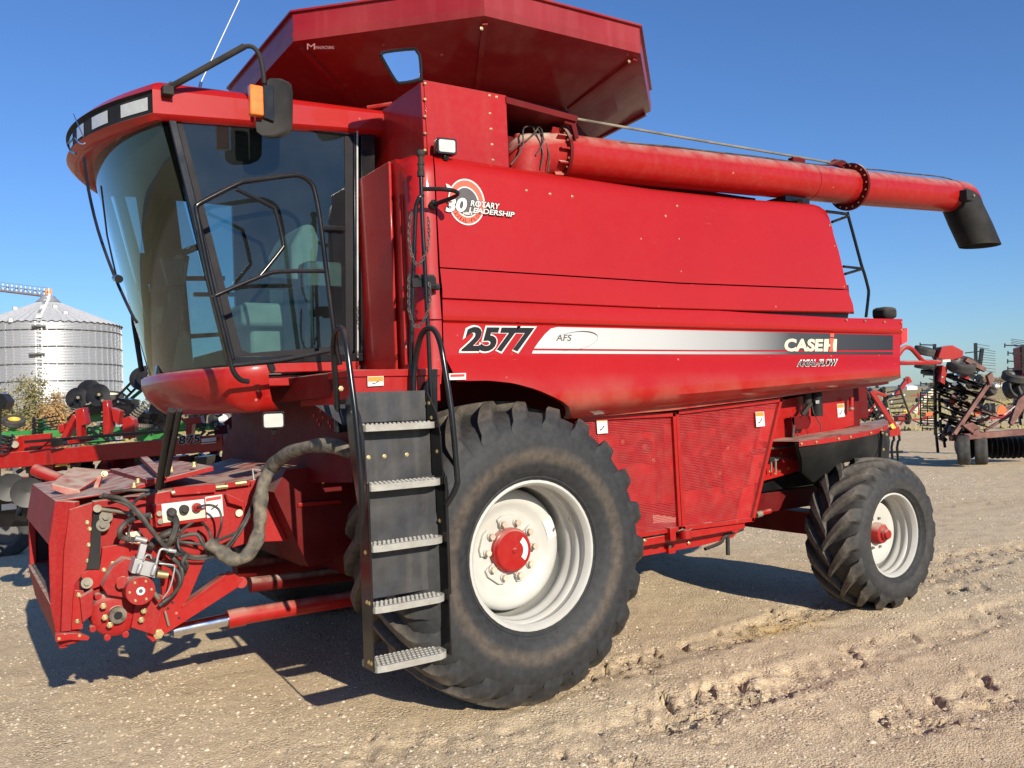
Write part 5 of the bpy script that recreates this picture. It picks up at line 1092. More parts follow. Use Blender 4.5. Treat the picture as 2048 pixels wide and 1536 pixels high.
# ================================================================ BACKGROUND
rnd.seed(11)
def Q(x, y, D, d=0): return P(x, y, D=D)+CW*d
def pix(D): return D/FP                                  # metres per photo pixel at depth D
def dplate(m, px, D, t=.04): return m.prism([Q(x, y, D) for x, y in px], CW*t)
def dbeam(m, a, b, D, wpx, D2=None, t=None): w = wpx*pix(D); return m.beam(Q(*a, D), Q(*b, D2 or D), w if t is None else t, w, CW.cross((Q(*b, D2 or D)-Q(*a, D)).normalized()))
def disc_bm(m, c, r, nrm, dish=.10):
    return m.lathe([(0, -dish*r), (r*.25, -dish*r*.95), (r*.6, -dish*r*.6), (r, 0), (r*.99, .006), (r*.6, -dish*r*.6+.008), (0, -dish*r+.01)], c, nrm, 28)
def small_wheel(parent, c, r, w, nrm, rimcol='yellow', nm='wheel'):
    nrm = V(nrm).normalized(); m = mb('rubber'); m.lathe([(r*.55, -w*.4), (r*.75, -w*.5), (r*.93, -w*.46), (r, -w*.3), (r*.985, -w*.12), (r*.985, w*.12), (r, w*.3), (r*.93, w*.46), (r*.75, w*.5), (r*.55, w*.4)], c, nrm, 32)
    o = m.build(nm, parent); mb(rimcol).lathe([(r*.58, -w*.38), (r*.5, -w*.3), (r*.42, -w*.05), (0, -w*.05), (0, w*.05), (r*.42, w*.05), (r*.5, w*.3), (r*.58, w*.38)], c, nrm, 24).build('rim', o); return o
def coil(m, a, b, r, n, wire): 
    a, b = V(a), V(b); ax = (b-a).normalized(); u = ax.orthogonal().normalized(); w = ax.cross(u)
    return m.tube([a+(b-a)*(k/(n*8))+u*(r*math.cos(2*math.pi*k/8))+w*(r*math.sin(2*math.pi*k/8)) for k in range(n*8+1)], wire, 5)
gz = lambda p: V((p.x, p.y, 0))
# ---- grain bin ----------------------------------------------------------------------
BD = 60.; bc = Q(98, 655, BD); rB = 131*pix(BD); zE = bc.z; zP = Q(98, 596, BD).z
m = bpy.data.materials.new('galvanised'); MT['galv'] = m; m.use_nodes = True; n = m.node_tree; L = n.links.new; b = n.nodes['Principled BSDF']
b.inputs['Metallic'].default_value = .55; b.inputs['Roughness'].default_value = .36; b.inputs['Base Color'].default_value = (.44, .45, .46, 1)
g = n.nodes.new('ShaderNodeNewGeometry'); s = n.nodes.new('ShaderNodeSeparateXYZ'); L(g.outputs['Position'], s.inputs[0])
w_ = n.nodes.new('ShaderNodeMath'); w_.operation = 'MULTIPLY'; w_.inputs[1].default_value = 2*math.pi/.10; L(s.outputs[2], w_.inputs[0]); sn = n.nodes.new('ShaderNodeMath'); sn.operation = 'SINE'; L(w_.outputs[0], sn.inputs[0])
bp = n.nodes.new('ShaderNodeBump'); bp.inputs['Strength'].default_value = .5; bp.inputs['Distance'].default_value = .02; L(sn.outputs[0], bp.inputs['Height']); L(bp.outputs[0], b.inputs['Normal'])
gb = thing('grain_bin', 'big round corrugated steel grain bin with cone roof behind the bushes', 'grain bin', (bc.x, bc.y, 0)); cB = V((bc.x, bc.y, 0))
mb('galv').lathe([(rB, -1), (rB, zE)], cB, (0, 0, 1), 120).build('wall', gb)
m = mb('galv'); 
for k in range(56):
    t = 2*math.pi*k/56; q = cB+V((math.cos(t), math.sin(t), 0))*(rB+.03); m.beam(q, q+V((0, 0, zE)), .07, .05, V((math.cos(t), math.sin(t), 0)))
m.build('stiffeners', gb)
m = mb('dgrey')
k = 0; z = zE-.55
while z > .3: m.lathe([(rB+.04, z-.035), (rB+.075, z), (rB+.04, z+.035)], cB, (0, 0, 1), 90); z -= 1.12
m.build('hoops', gb)
m = mb('roof_metal'); nR_ = 60; vs = [cB+V((0, 0, zP))]
for k in range(nR_*2):
    t = math.pi*k/nR_; vs.append(cB+V((math.cos(t)*(rB+.15), math.sin(t)*(rB+.15), zE+(.05 if k % 2 else -.03))))
m.add(vs, [(0, 1+k, 1+(k+1) % (nR_*2)) for k in range(nR_*2)]); roofB = m.build('roof', gb, flat=True)
for ps in ((58, 616), (137, 616), (20, 622), (168, 622), (98, 640)):
    u_ = (ps[0]-98)/134.; hh = lerp(zP, zE, min(1, abs(u_)*1.1+.12)) if ps[1] < 630 else zE; 
    fr_ = cB+V((0, 0, 0)); rr2 = rB*(zP-hh)/(zP-zE); dx = u_*rB; dy = -math.sqrt(max(.01, rr2*rr2-dx*dx*.8)); q = cB+CR*dx+V((0, 0, 0)); q = V((q.x, q.y, 0))+V((CW.x, CW.y, 0)).normalized()*dy+V((0, 0, hh)); mb('alu').box(q.x-.16, q.x+.16, q.y-.2, q.y+.2, q.z-.1, q.z+.2).build('roof_vent', roofB, .05)
m = mb('galv'); pz = V((cB.x, cB.y, zP)); et = cB+(CR*.35*rB)+V((CW.x, CW.y, 0)).normalized()*(-.93*rB)+V((0, 0, zE-cB.z)); et = V((et.x, et.y, zE+.1))
for i in range(22):
    a_1, b_1 = pz.lerp(et, i/22), pz.lerp(et, (i+.7)/22); m.beam(a_1+V((0, 0, .1)), b_1+V((0, 0, .12)), .35, .06); m.beam(a_1+CR*.17, a_1+CR*.17+V((0, 0, .4)), .04, .04)
for i in range(30): q = V((et.x, et.y-.1, lerp(.5, zE, i/30))); m.beam(q-CR*.18, q+CR*.18, .03, .03)
for sg in (-.2, .2): m.beam(V((et.x, et.y-.1, .3))+CR*sg, V((et.x, et.y-.1, zE))+CR*sg, .06, .08)
m.mat('dgrey').box(et.x-.4, et.x+.4, et.y-.4, et.y, zE-.4, zE-.3); m.box(et.x-.6, et.x+.3, et.y-.4, et.y, zE-2.2, zE-2.1); m.build('access_ladder', gb)
m = mb('galv'); m.lathe([(0, .12), (.45, .12), (.5, 0), (.8, -.3)], pz, (0, 0, 1), 24); m.mat('orange_paint').box(pz.x-.17, pz.x+.22, pz.y-.2, pz.y+.2, pz.z+.22, pz.z+.62); m.build('roof_cap', gb)
m = mb('galv'); a_1 = Q(98, 592, BD-.2); b_1 = Q(-160, 560, BD+6)
cv = thing('conveyor_bridge', 'pale steel conveyor bridge with railings running to the top of the grain bin', 'conveyor', gz(b_1)+V((0, 0, b_1.z)))
m = mb('alu'); up_ = V((0, 0, 1))
for h_, th_ in ((0, .12), (.30, .07), (.55, .04)): m.beam(a_1+up_*h_, b_1+up_*h_, th_*2, th_)
for i in range(31):
    q, q2 = a_1.lerp(b_1, i/30), a_1.lerp(b_1, min(1, (i+1)/30)); m.beam(q, q+up_*.55, .04, .04); 
    if i < 30: m.beam(q+(up_*.30 if i % 2 else V((0, 0, 0))), q2+(V((0, 0, 0)) if i % 2 else up_*.30), .04, .04)
m.mat('rust').beam(a_1-up_*.09, b_1-up_*.12, .3, .07); m.build('truss', cv)
# ---- bushes --------------------------------------------------------------------------
def leaf_mat(nm, a, b_):
    m = mat(nm, a, .8, var=.35, vscale=2.2, col2=b_); return m
leaf_mat('leaf_olive', (.13, .13, .045), (.24, .20, .08)); leaf_mat('leaf_brown', (.26, .17, .07), (.36, .22, .09)); leaf_mat('leaf_green', (.10, .12, .04), (.2, .18, .07)); leaf_mat('bark', (.10, .08, .06), (.14, .11, .08))
def bush(c, r, h, mname, label, n_=16000, grp='bushes in front of the grain bin'):
    t = thing('bush', label, 'bush', c, grp); m = mb('bark'); tips = []
    for k in range(13):
        a = rnd.uniform(0, 6.28); l = rnd.uniform(.3, .95); tip = c+V((math.cos(a)*r*l, math.sin(a)*r*l, h*rnd.uniform(.5, 1)*(1.15-.5*l))); mid = c.lerp(tip, .5)+V((0, 0, h*.12)); m.tube([c+V((rnd.uniform(-.2, .2), 0, -.1)), mid, tip], .03, 5, smooth=3, r2=.008); tips.append(tip)
    m.build('stem', t)
    m = mb(mname); vs = []; fs = []
    cl = [tp+V((rnd.gauss(0, .25*r), rnd.gauss(0, .25*r), rnd.gauss(-.1*h, .14*h))) for tp in tips for _ in range(4)]
    for k in range(n_):
        q = rnd.choice(cl); p = q+V((rnd.gauss(0, .15*r), rnd.gauss(0, .15*r), rnd.gauss(0, .09*h))); p.z = max(.05, p.z); sz = rnd.uniform(.035, .075)
        u = V((rnd.gauss(0, 1), rnd.gauss(0, 1), rnd.gauss(0, 1))).normalized(); w = u.orthogonal().normalized(); o = len(vs)
        vs += [p-u*sz, p+w*sz*.5, p+u*sz, p-w*sz*.5]; fs.append((o, o+1, o+2, o+3))
    m.add(vs, fs); m.build('foliage', t, flat=True)
for (px, D, r, h, mt, lb) in ((45, 34, 1.35, 3.1, 'leaf_olive', 'olive green bush nearest the left edge of the photo'), (-15, 36, 1.2, 2.4, 'leaf_green', 'dark green bush cut by the left edge of the photo'), (98, 35, 1.0, 2.2, 'leaf_brown', 'russet brown bush in front of the bin\'s bright stripe'), (132, 34, .9, 2.6, 'leaf_brown', 'tan bush right against the big black discs'), (75, 31, .8, 1.6, 'leaf_brown', 'low brown bush below the olive one')):
    bush(gz(Q(px, 850, D)), r, h, mt, lb)
# ---- red ripper with number 875 -------------------------------------------------------
D1 = 8.3
rp = thing('ripper', 'red disc ripper numbered 875 with a long main beam behind the header drive', 'tillage implement', gz(Q(180, 900, D1)))
m = mb('red'); a_1, b_1 = Q(-60, 927, D1), Q(455, 884, D1-.45); m.beam(a_1, b_1, .16, 31*pix(D1)); beam_o = m.build('main_beam', rp, .008)
nn_ = -CW*.105
o_ = lambda x, y: Q(x, y, D1-.45)-CW*.10
text('875', 'white', 'number', beam_o, o_(364, 889), o_(408, 885), o_(366, 870), bold=.06); text('875', 'decal_black', 'number', beam_o, o_(365, 888)-CW*.004, o_(407, 884)-CW*.004, o_(367, 871)-CW*.004, bold=.02)
m = mb('alu'); m.add([o_(411, 876), o_(440, 873), o_(440, 880), o_(411, 883)], [(0, 1, 2, 3)]); m.add([o_(410, 885), o_(440, 882), o_(440, 884), o_(410, 887)], [(0, 1, 2, 3)]); m.build('stripe', beam_o)
m = mb('red'); dplate(m, [(15, 912), (22, 886), (40, 872), (100, 866), (100, 880), (60, 912)], D1-.1, .05); dplate(m, [(40, 890), (180, 872), (190, 880), (60, 905)], D1+.25, .1); dbeam(m, (-20, 897), (95, 886), D1+.5, 14); m.mat('steel').cyl(Q(30, 889, D1-.1), Q(30, 889, D1-.16), .035, 16); m.build('hinge_plate', rp, .004)
m = mb('black'); coil(m, Q(5, 905, D1-.2), Q(16, 870, D1-.2), .05, 5, .012); m.build('spring', rp)
m = mb('black'); dbeam(m, (50, 884), (335, 862), D1-.25, 6); dbeam(m, (60, 894), (250, 880), D1-.3, 3); dplate(m, [(100, 880), (125, 878), (127, 890), (103, 895)], D1-.35, .08); m.build('hydraulic_rod', rp)
m = mb('red'); m.cyl(Q(70, 940, D1-.7), Q(140, 968, D1-.8), .055, 18); m.build('cylinder', rp); m = mb('yellow'); dplate(m, [(113, 924), (138, 922), (136, 931), (110, 934)], D1-.2, .03); m.build('reflector', rp)
m = mb('black'); dplate(m, [(-20, 975), (60, 968), (63, 990), (65, 1052), (-20, 1056)], D1+.9, .5); ww = m.build('weight_box', rp, .01); m = mb('white'); dplate(m, [(3, 1009), (33, 1006), (33, 1018), (3, 1021)], D1+.88, .01); m.build('reflector', ww)
for x, y, r in ((55, 985, .13), (20, 975, .13), (100, 985, .14), (150, 985, .14)): disc_bm(mb('disc'), Q(x, y, D1-.9+rnd.uniform(-.3, .3)), r, V((rnd.uniform(-.5, -.1), -1, .1))).build('disc_blade', rp)
for x0_, k in ((60, 0), (95, 1), (150, 2), (215, 3), (280, 4), (345, 5), (400, 6)):
    m = mb('red' if k % 2 else 'black'); q = Q(x0_, 930, D1); m.tube([q, Q(x0_+4, 960, D1), Q(x0_-12, 1000, D1), Q(x0_-22, 1030, D1)], .03, 8, smooth=3); dplate(m, [(x0_-12, 915), (x0_+14, 913), (x0_+10, 945), (x0_-8, 947)], D1-.12, .24); m.build('shank', rp)
for k in range(9): disc_bm(mb('disc'), Q(230+k*24, 950+rnd.uniform(-14, 14), D1+.3), .2, V((-.6, -1, rnd.uniform(-.1, .2)))).build('disc_blade', rp)
m = mb('red_dark'); dbeam(m, (210, 925), (225, 985), D1-.2, 16); dbeam(m, (150, 962), (440, 935), D1+.6, 20); dplate(m, [(245, 915), (300, 905), (315, 950), (255, 960)], D1, .1); m.build('rear_frame', rp, .006)
m = mb('red'); dbeam(m, (-40, 965), (140, 953), D1+1.4, 12); dbeam(m, (300, 945), (470, 920), D1+1.2, 14); m.build('gang_beam', rp, .006)
small_wheel(rp, Q(14, 1066, 11.4), .32, .26, (-.2, -1, 0), 'dgrey')
# ---- black and green planter folded behind ---------------------------------------------
D2 = 13.
pl = thing('planter', 'black and green planter with large marker discs folded up beside the grain bin', 'planter', gz(Q(240, 850, D2)))
m = mb('green'); dplate(m, [(172, 858), (205, 846), (214, 884), (176, 892)], D2, .3); dplate(m, [(270, 862), (330, 850), (335, 884), (275, 892)], D2, .3); dbeam(m, (90, 868), (440, 852), D2+.8, 14); dplate(m, [(176, 826), (206, 824), (205, 842), (176, 845)], D2, .2); dplate(m, [(354, 846), (372, 842), (374, 862), (356, 864)], D2, .2); dbeam(m, (245, 812), (290, 775), D2+.2, 6); m.build('frame', pl, .01)
m = mb('red')
for poly in ([(150, 820), (166, 815), (173, 848), (162, 852), (163, 876), (153, 874)], [(118, 880), (145, 828), (152, 834), (130, 880)], [(205, 802), (214, 800), (222, 850), (214, 875), (206, 872)], [(222, 815), (240, 822), (236, 850), (226, 842)], [(244, 838), (258, 832), (267, 840), (270, 876), (245, 878)], [(360, 838), (400, 832), (404, 846), (372, 850)], [(370, 852), (384, 848), (382, 872), (372, 872)], [(116, 852), (126, 846), (128, 862), (118, 868)]): dplate(m, poly, D2-1.4, .14); m.build('row_unit_bracket', pl, .006); m = mb('red')
for x, y, rx in ((178, 783, 24), (154, 796, 21), (196, 790, 22), (284, 757, 24), (296, 752, 22)): dk = disc_bm(mb('disc'), Q(x, y, D2-.6+(x % 7)*.1), rx*pix(D2), V((-.45, -1, .25))*-1, .07); dk.mat('steel').cyl(Q(x+2, y-1, D2-.63+(x % 7)*.1), Q(x+2, y-1, D2-.74+(x % 7)*.1), .022, 10); dk.mat('black').cyl(Q(x+2, y-1, D2-.55+(x % 7)*.1), Q(x+2, y-1, D2-.66+(x % 7)*.1), .05, 14); dk.beam(Q(x+4, y+2, D2-.64+(x % 7)*.1), Q(x+9, y+rx*.95, D2-.64+(x % 7)*.1), .03, .02); dk.build('marker_disc', pl)
m = mb('black'); dbeam(m, (233, 795), (292, 735), D2, 4); dbeam(m, (246, 802), (296, 752), D2, 4)
for k in range(7): dbeam(m, (lerp(233, 292, k/6), lerp(795, 735, k/6)), (lerp(246, 296, k/6), lerp(802, 752, k/6)), D2, 3)
dplate(m, [(214, 806), (235, 796), (262, 800), (262, 822), (222, 830)], D2-.3, .3); dplate(m, [(244, 826), (262, 818), (300, 828), (296, 852), (250, 852)], D2-.4, .3); dbeam(m, (182, 810), (172, 835), D2-.5, 7)
dplate(m, [(160, 812), (200, 805), (215, 822), (165, 832)], D2-.2, .2); dplate(m, [(300, 806), (330, 815), (330, 860), (292, 850)], D2-.1, .3); dplate(m, [(330, 828), (352, 826), (352, 862), (335, 866)], D2, .2); dplate(m, [(376, 830), (405, 828), (402, 856), (380, 858)], D2+.1, .2)
m.build('row_units', pl)
def bars(parent, nm, mt, n_, x0, x1, y0, y1, dx, dy, D, da, db, w0, w1):
    for k in range(n_):
        x, y = rnd.uniform(x0, x1), rnd.uniform(y0, y1); m = mb(mt); dbeam(m, (x, y), (x+rnd.uniform(-dx, dx), y+rnd.uniform(-dy, dy)), D+rnd.uniform(da, db), rnd.uniform(w0, w1)); m.build(nm, parent)
bars(pl, 'linkage_bar', 'black', 60, 125, 340, 802, 888, 22, 16, D2, -.9, .1, 2, 5); bars(rp, 'linkage_bar', 'black', 95, -10, 440, 908, 1005, 26, 14, D1, .2, 1.4, 5, 13); bars(rp, 'linkage_bar', 'red_dark', 18, 60, 430, 900, 985, 26, 14, D1, .1, 1.2, 4, 10); bars(rp, 'linkage_bar', 'red_dark', 24, 405, 475, 850, 950, 24, 20, D1, .6, 1.6, 8, 16); bars(pl, 'linkage_bar', 'green', 8, 170, 440, 840, 885, 22, 8, D2, -.2, .3, 4, 7); bars(pl, 'linkage_bar', 'black', 24, 340, 470, 826, 880, 18, 14, D2, -.5, .3, 2, 6)
m = mb('steel'); coil(m, Q(272, 852, D2-.7), Q(310, 855, D2-.7), .035, 11, .008); coil(m, Q(196, 850, D2-.7), Q(222, 848, D2-.7), .03, 9, .008); coil(m, Q(265, 835, D2-.9), Q(300, 800, D2-.9), .05, 8, .012); m.build('down_spring', pl)
for k in range(40): q = Q(rnd.uniform(125, 440), rnd.uniform(800, 890), D2-rnd.uniform(.6, 1.5)); mb('steel').cyl(q, q-CW*.02, rnd.uniform(.008, .022), 8).build('fastener', pl)
small_wheel(pl, Q(223, 795, D2+1.5), .20, .16, (0, -.25, 1), 'cream'); small_wheel(pl, Q(445, 838, D2+.5), .19, .2, (.3, -1, .1), 'alu')
for x in (150, 300, 430): mb('dgrey').beam(Q(x, 880, D2), gz(Q(x, 880, D2)), .1, .1).build('stand', pl)
# ---- green cultivator at the left edge --------------------------------------------------
D3 = 16.
gc = thing('field_cultivator', 'green folded field cultivator with a yellow rimmed wheel lying flat at the left edge', 'field cultivator', gz(Q(50, 865, D3)))
m = mb('green'); dbeam(m, (-60, 872), (112, 862), D3, 8); dplate(m, [(64, 858), (90, 852), (92, 880), (66, 882)], D3-.1, .2); dplate(m, [(76, 840), (84, 838), (92, 876), (74, 876)], D3-.15, .1); dbeam(m, (20, 862), (34, 852), D3, 8); dbeam(m, (-20, 885), (70, 882), D3+.5, 6); m.build('frame', gc, .006)
small_wheel(gc, Q(28, 843, D3), 20.5*pix(D3), .13, (.05, -.42, 1), 'yellow')
m = mb('black')
for k in range(8): y = 836+k*6; dbeam(m, (64+k*2, y+6), (118-k, y-2+rnd.uniform(-3, 3)), D3-.2, 2.6); dbeam(m, (66, y), (70, y+5), D3-.2, 5)
m.build('tine_bar', gc); mb('dgrey').beam(Q(30, 880, D3), gz(Q(30, 880, D3)), .1, .1).build('stand', gc)
m = mb('black'); dplate(m, [(-10, 786), (4, 788), (16, 803), (8, 820), (-10, 812)], D3-2, .2); mk = thing('marker_arm', 'black end of a folded machine arm poking in at the left edge below the bin', 'machine arm', gz(Q(0, 800, D3-2))); m.beam(Q(-4, 805, D3-1.9), gz(Q(-14, 805, D3-1.9)), .08, .08); m.build('arm_end', mk)
# ---- right: disk harrow with folded wings -------------------------------------------------
D4 = 19.2
def harrow_tines(parent, x, y0, y1, D, n_, ln, side_, nm='tine_bar', wpx=5):
    m = mb('black'); dbeam(m, (x, y0), (x+2, y1), D, wpx)
    for k in range(n_):
        y = lerp(y0, y1, (k+.2)/n_)+rnd.uniform(-2, 2); l = ln*rnd.uniform(.8, 1.1); dbeam(m, (x, y), (x+side_*l, y-1), D-.1, 2.3); dbeam(m, (x+side_*l, y-5), (x+side_*l, y+4), D-.1, 1.8)
        if k % 2: dbeam(m, (x+side_*l*.6, y-3), (x+side_*l*.6, y+3), D-.1, 2.5)
    return m.build(nm, parent)
dh = thing('disk_harrow', 'rusty red disk harrow with folded wings and an orange slow moving sign', 'disk harrow', gz(Q(1960, 900, D4)))
m = mb('rust'); dbeam(m, (1908, 868), (1984, 756), D4-.6, 8); dbeam(m, (1900, 876), (2070, 862), D4-.3, 12); dbeam(m, (1932, 858), (2050, 800), D4+.2, 5); dbeam(m, (1968, 862), (2050, 812), D4+.4, 5); dplate(m, [(1925, 850), (1945, 845), (1962, 855), (1945, 866)], D4-.7, .1); dbeam(m, (1880, 880), (1925, 800), D4+.3, 7); dbeam(m, (1888, 870), (1975, 838), D4+.2, 6); dplate(m, [(1948, 856), (1958, 854), (1956, 872), (1946, 870)], D4-.7, .1); dplate(m, [(1975, 752), (1985, 744), (1988, 756), (1980, 770)], D4-.7, .1)
dplate(m, [(2020, 846), (2036, 800), (2060, 780), (2060, 800), (2040, 830), (2026, 852)], D4+.1, .1); dplate(m, [(1936, 715), (1974, 736), (1970, 744), (1930, 722)], D4-.4, .1); fr_o = m.build('frame', dh, .006)
for k in range(14): disc_bm(mb('disc'), Q(1920+k*10.5, 893+rnd.uniform(-2, 2), D4+.1), .26, V((.9, -.6, 0))).build('disc_blade', dh)
for k, (x, D) in enumerate(((1927, D4-.5), (1962, D4-.2))): small_wheel(dh, Q(x, 900, D), .33, .26, (.55, -1, 0), 'dgrey')
rows_ = [(1888, 770, 1975, 800), (1885, 786, 1965, 826), (1890, 806, 1955, 846), (1885, 828, 1940, 862), (1900, 752, 1960, 772)]
for (x0_, y0_, x1_, y1_) in rows_:
    for k in range(7): disc_bm(mb('disc'), Q(lerp(x0_, x1_, k/6)+rnd.uniform(-4, 4), lerp(y0_, y1_, k/6)+rnd.uniform(-4, 4), D4+rnd.uniform(-.3, .5)), .36, V((.25, -.35, 1))).build('disc_blade', dh)
    m = mb('rust'); 
    for k in range(4): x = lerp(x0_, x1_, (k+.5)/4)+8; y = lerp(y0_, y1_, (k+.5)/4); dbeam(m, (x, y), (x+rnd.uniform(12, 20), y+rnd.uniform(4, 7)), D4-.35, 4)
    m.build('disc_hanger', dh)
m = mb('red')
for poly in ([(1884, 694), (1905, 690), (1927, 702), (1926, 714), (1900, 722), (1876, 716)], [(1917, 752), (1932, 748), (1940, 756), (1936, 764), (1920, 762)], [(1900, 798), (1912, 802), (1910, 810), (1896, 804)], [(1885, 730), (1896, 735), (1890, 770), (1880, 764)]): dplate(m, poly, D4-.2, .3); m.build('wing_hinge', dh, .01); m = mb('red')
m = mb('signal'); m.prism([Q(*q, D4-.8) for q in ((1998, 813), (2006, 809), (2014, 820), (2010, 828), (1996, 829), (1994, 826))], CW*.02); m.build('slow_sign', dh)
m = mb('signal'); dplate(m, [(1852, 826), (1865, 824), (1865, 831), (1852, 832)], D4-.5, .03); dplate(m, [(1950, 824), (1962, 823), (1962, 829), (1950, 830)], D4-.5, .03); m.build('reflector', dh)
for args in ((1869, 690, 865, 3, 28, -1), ): harrow_tines(dh, 1869, 688, 870, D4, 12, 27, -1)
m = mb('black')
for y in range(786, 852, 5): dbeam(m, (1842, y), (1868, y+1), D4+.3, 1.6)
dbeam(m, (1841, 784), (1841, 851), D4+.3, 2); dbeam(m, (1855, 784), (1855, 851), D4+.3, 1.5); m.build('basket_harrow', dh)
m = mb('black'); dbeam(m, (1951, 686), (1952, 742), D4, 5); dbeam(m, (1964, 697), (1958, 740), D4, 6); dbeam(m, (1930, 706), (1966, 702), D4, 2); dbeam(m, (1930, 724), (1966, 720), D4, 2)
for k in range(11): y = 688+k*5.2; x = 1955 if k < 2 else 1967; dbeam(m, (x-4, y), (x+24, y+3+rnd.uniform(-2, 2)), D4, .8)
m.build('spring_harrow', dh)
small_wheel(dh, Q(1849, 702, D4), 20*pix(D4), .17, (.05, -.35, 1), 'dgrey'); small_wheel(dh, Q(1852, 733, D4+.2), 22*pix(D4), .12, (.05, -.2, 1), 'dgrey'); small_wheel(dh, Q(1858, 745, D4+.3), 16*pix(D4), .1, (0, -.2, 1), 'dgrey')
small_wheel(dh, Q(1923, 730, D4-.2), 27*pix(D4), .24, (-.28, -.45, 1), 'dgrey'); small_wheel(dh, Q(1979, 781, D4+.8), 12*pix(D4), .22, (0, -1, .3), 'dgrey')
m = mb('black')
for x, y0_, y1_ in ((1872, 866, 905), (1886, 866, 895), (1878, 790, 866)): dbeam(m, (x, y0_), (x+4, y1_), D4, 4)
bars(dh, 'linkage_bar', 'black', 98, 1872, 1966, 735, 888, 16, 12, D4, .0, .9, 4, 10); bars(dh, 'linkage_bar', 'rust', 18, 1885, 1960, 760, 870, 14, 8, D4, -.2, .3, 3, 5)
for k in range(18): q = Q(rnd.uniform(1876, 1960), rnd.uniform(740, 870), D4-rnd.uniform(.2, .6)); mb('alu').cyl(q, q-CW*.02, rnd.uniform(.01, .022), 6).build('fastener', dh)
m.mat('alu')
dbeam(m, (1884, 722), (1900, 721), D4-.5, 5); dbeam(m, (2008, 830), (2030, 812), D4+.1, 2); m.build('linkage', dh)
# second harrow at the right edge
D5 = 20.5
d5 = thing('disk_harrow', 'folded disk harrow cut off by the right edge with stacked black wheels', 'disk harrow', gz(Q(2040, 890, D5)))
m = mb('red'); dplate(m, [(2040, 696), (2075, 685), (2080, 780), (2043, 750)], D5, .3); dbeam(m, (2046, 740), (2060, 880), D5+.3, 10); m.build('wing_frame', d5, .01)
harrow_tines(d5, 2044, 690, 748, D5, 4, 32, -1)
small_wheel(d5, Q(2032, 754, D5), 26*pix(D5), .2, (-.1, -.35, 1), 'dgrey'); small_wheel(d5, Q(2022, 779, D5), 19*pix(D5), .26, (-.3, -1, .25), 'dgrey'); small_wheel(d5, Q(2040, 782, D5), 18*pix(D5), .24, (-.3, -1, .25), 'dgrey')
m = mb('black')
for k in range(5): dbeam(m, (2022, 678+k*3), (2050, 682+k*4), D5, .9)
for k in range(10): dbeam(m, (rnd.uniform(2010, 2050), rnd.uniform(770, 860)), (rnd.uniform(2010, 2050), rnd.uniform(770, 860)), D5+.4, 3)
m.build('spring_harrow', d5)
for k in range(4): disc_bm(mb('disc'), Q(2046+k*12, 893, D5+.2), .26, V((.9, -.6, 0))).build('disc_blade', d5)
m = mb('rust'); dbeam(m, (2030, 868), (2110, 862), D5+.2, 10); m.build('frame', d5)
# cultivator seen between the rear fender and the harrow
D6 = 14.5
c6 = thing('cultivator', 'bright red cultivator with black spring cylinders standing close behind the combine', 'cultivator', gz(Q(1760, 900, D6)))
m = mb('red'); dbeam(m, (1742, 782), (1797, 866), D6, 9); dbeam(m, (1728, 838), (1752, 806), D6+.3, 6); dplate(m, [(1778, 856), (1798, 852), (1802, 870), (1780, 874)], D6-.1, .12); dbeam(m, (1690, 850), (1790, 846), D6+.5, 5); dbeam(m, (1756, 800), (1762, 812), D6, 6); dbeam(m, (1745, 782), (1772, 792), D6+.4, 6)
dbeam(m, (1790, 792), (1817, 755), D6+1.5, 7, t=.1); dbeam(m, (1812, 755), (1818, 766), D6+1.5, 10, t=.1); m.build('frame', c6, .006)
m = mb('black')
for k in range(4): m.cyl(Q(1714+k*8, 778, D6+.3), Q(1732+k*8, 822, D6+.3), .028, 10)
bars(c6, 'linkage_bar', 'black', 98, 1708, 1775, 772, 850, 12, 10, D6, .6, 1.1, 3, 7)
m.build('spring_cylinder', c6)
m = mb('black'); dbeam(m, (1765, 778), (1782, 850), D6+.7, 5); dbeam(m, (1797, 770), (1822, 838), D6+1.2, 3)
for k in range(8): dbeam(m, (1774+k*1.8, 785+k*8), (1802+k*2, 779+k*9), D6+1, 2.6)
for x in (1786, 1797): m.tube([Q(x, 868, D6), Q(x+2, 880, D6), Q(x-3, 895, D6), gz(Q(x, 900, D6))], .022, 6, smooth=2)
dbeam(m, (1778, 905), (1805, 903), D6, 4); m.build('tine_frame', c6)
m = mb('yellow'); dplate(m, [(1780, 850), (1786, 846), (1792, 856), (1785, 858)], D6-.15, .02); dplate(m, [(1808, 820), (1818, 818), (1814, 826), (1806, 827)], D6+2, .02); m.build('caution_label', c6)
for k in range(18): q = Q(rnd.uniform(1712, 1812), rnd.uniform(782, 850), D6+.3-rnd.uniform(0, .3)); mb('alu').cyl(q, q-CW*.02, rnd.uniform(.01, .022), 6).build('fastener', c6)
# far machines
D7 = 34.
c7 = thing('seed_drill', 'small red and cream drill far behind with a pale wheel', 'seed drill', gz(Q(1825, 845, D7)))
m = mb('red_dusty'); dbeam(m, (1790, 842), (1870, 836), D7, 3); dbeam(m, (1800, 850), (1830, 812), D7, 3); dbeam(m, (1822, 792), (1862, 788), D7, 1.6); dbeam(m, (1836, 786), (1838, 830), D7, 2); dplate(m, [(1795, 832), (1815, 828), (1818, 840), (1798, 843)], D7, .4); dbeam(m, (1848, 835), (1864, 828), D7, 4)
m.mat('cream'); dplate(m, [(1842, 798), (1866, 775), (1868, 788), (1850, 806)], D7+.5, .4); dplate(m, [(1826, 822), (1842, 806), (1846, 812), (1832, 828)], D7+.3, .3); dbeam(m, (1842, 842), (1868, 838), D7, 3); m.build('frame', c7); m = mb('black'); dbeam(m, (1785, 826), (1850, 850), D7+.3, 2)
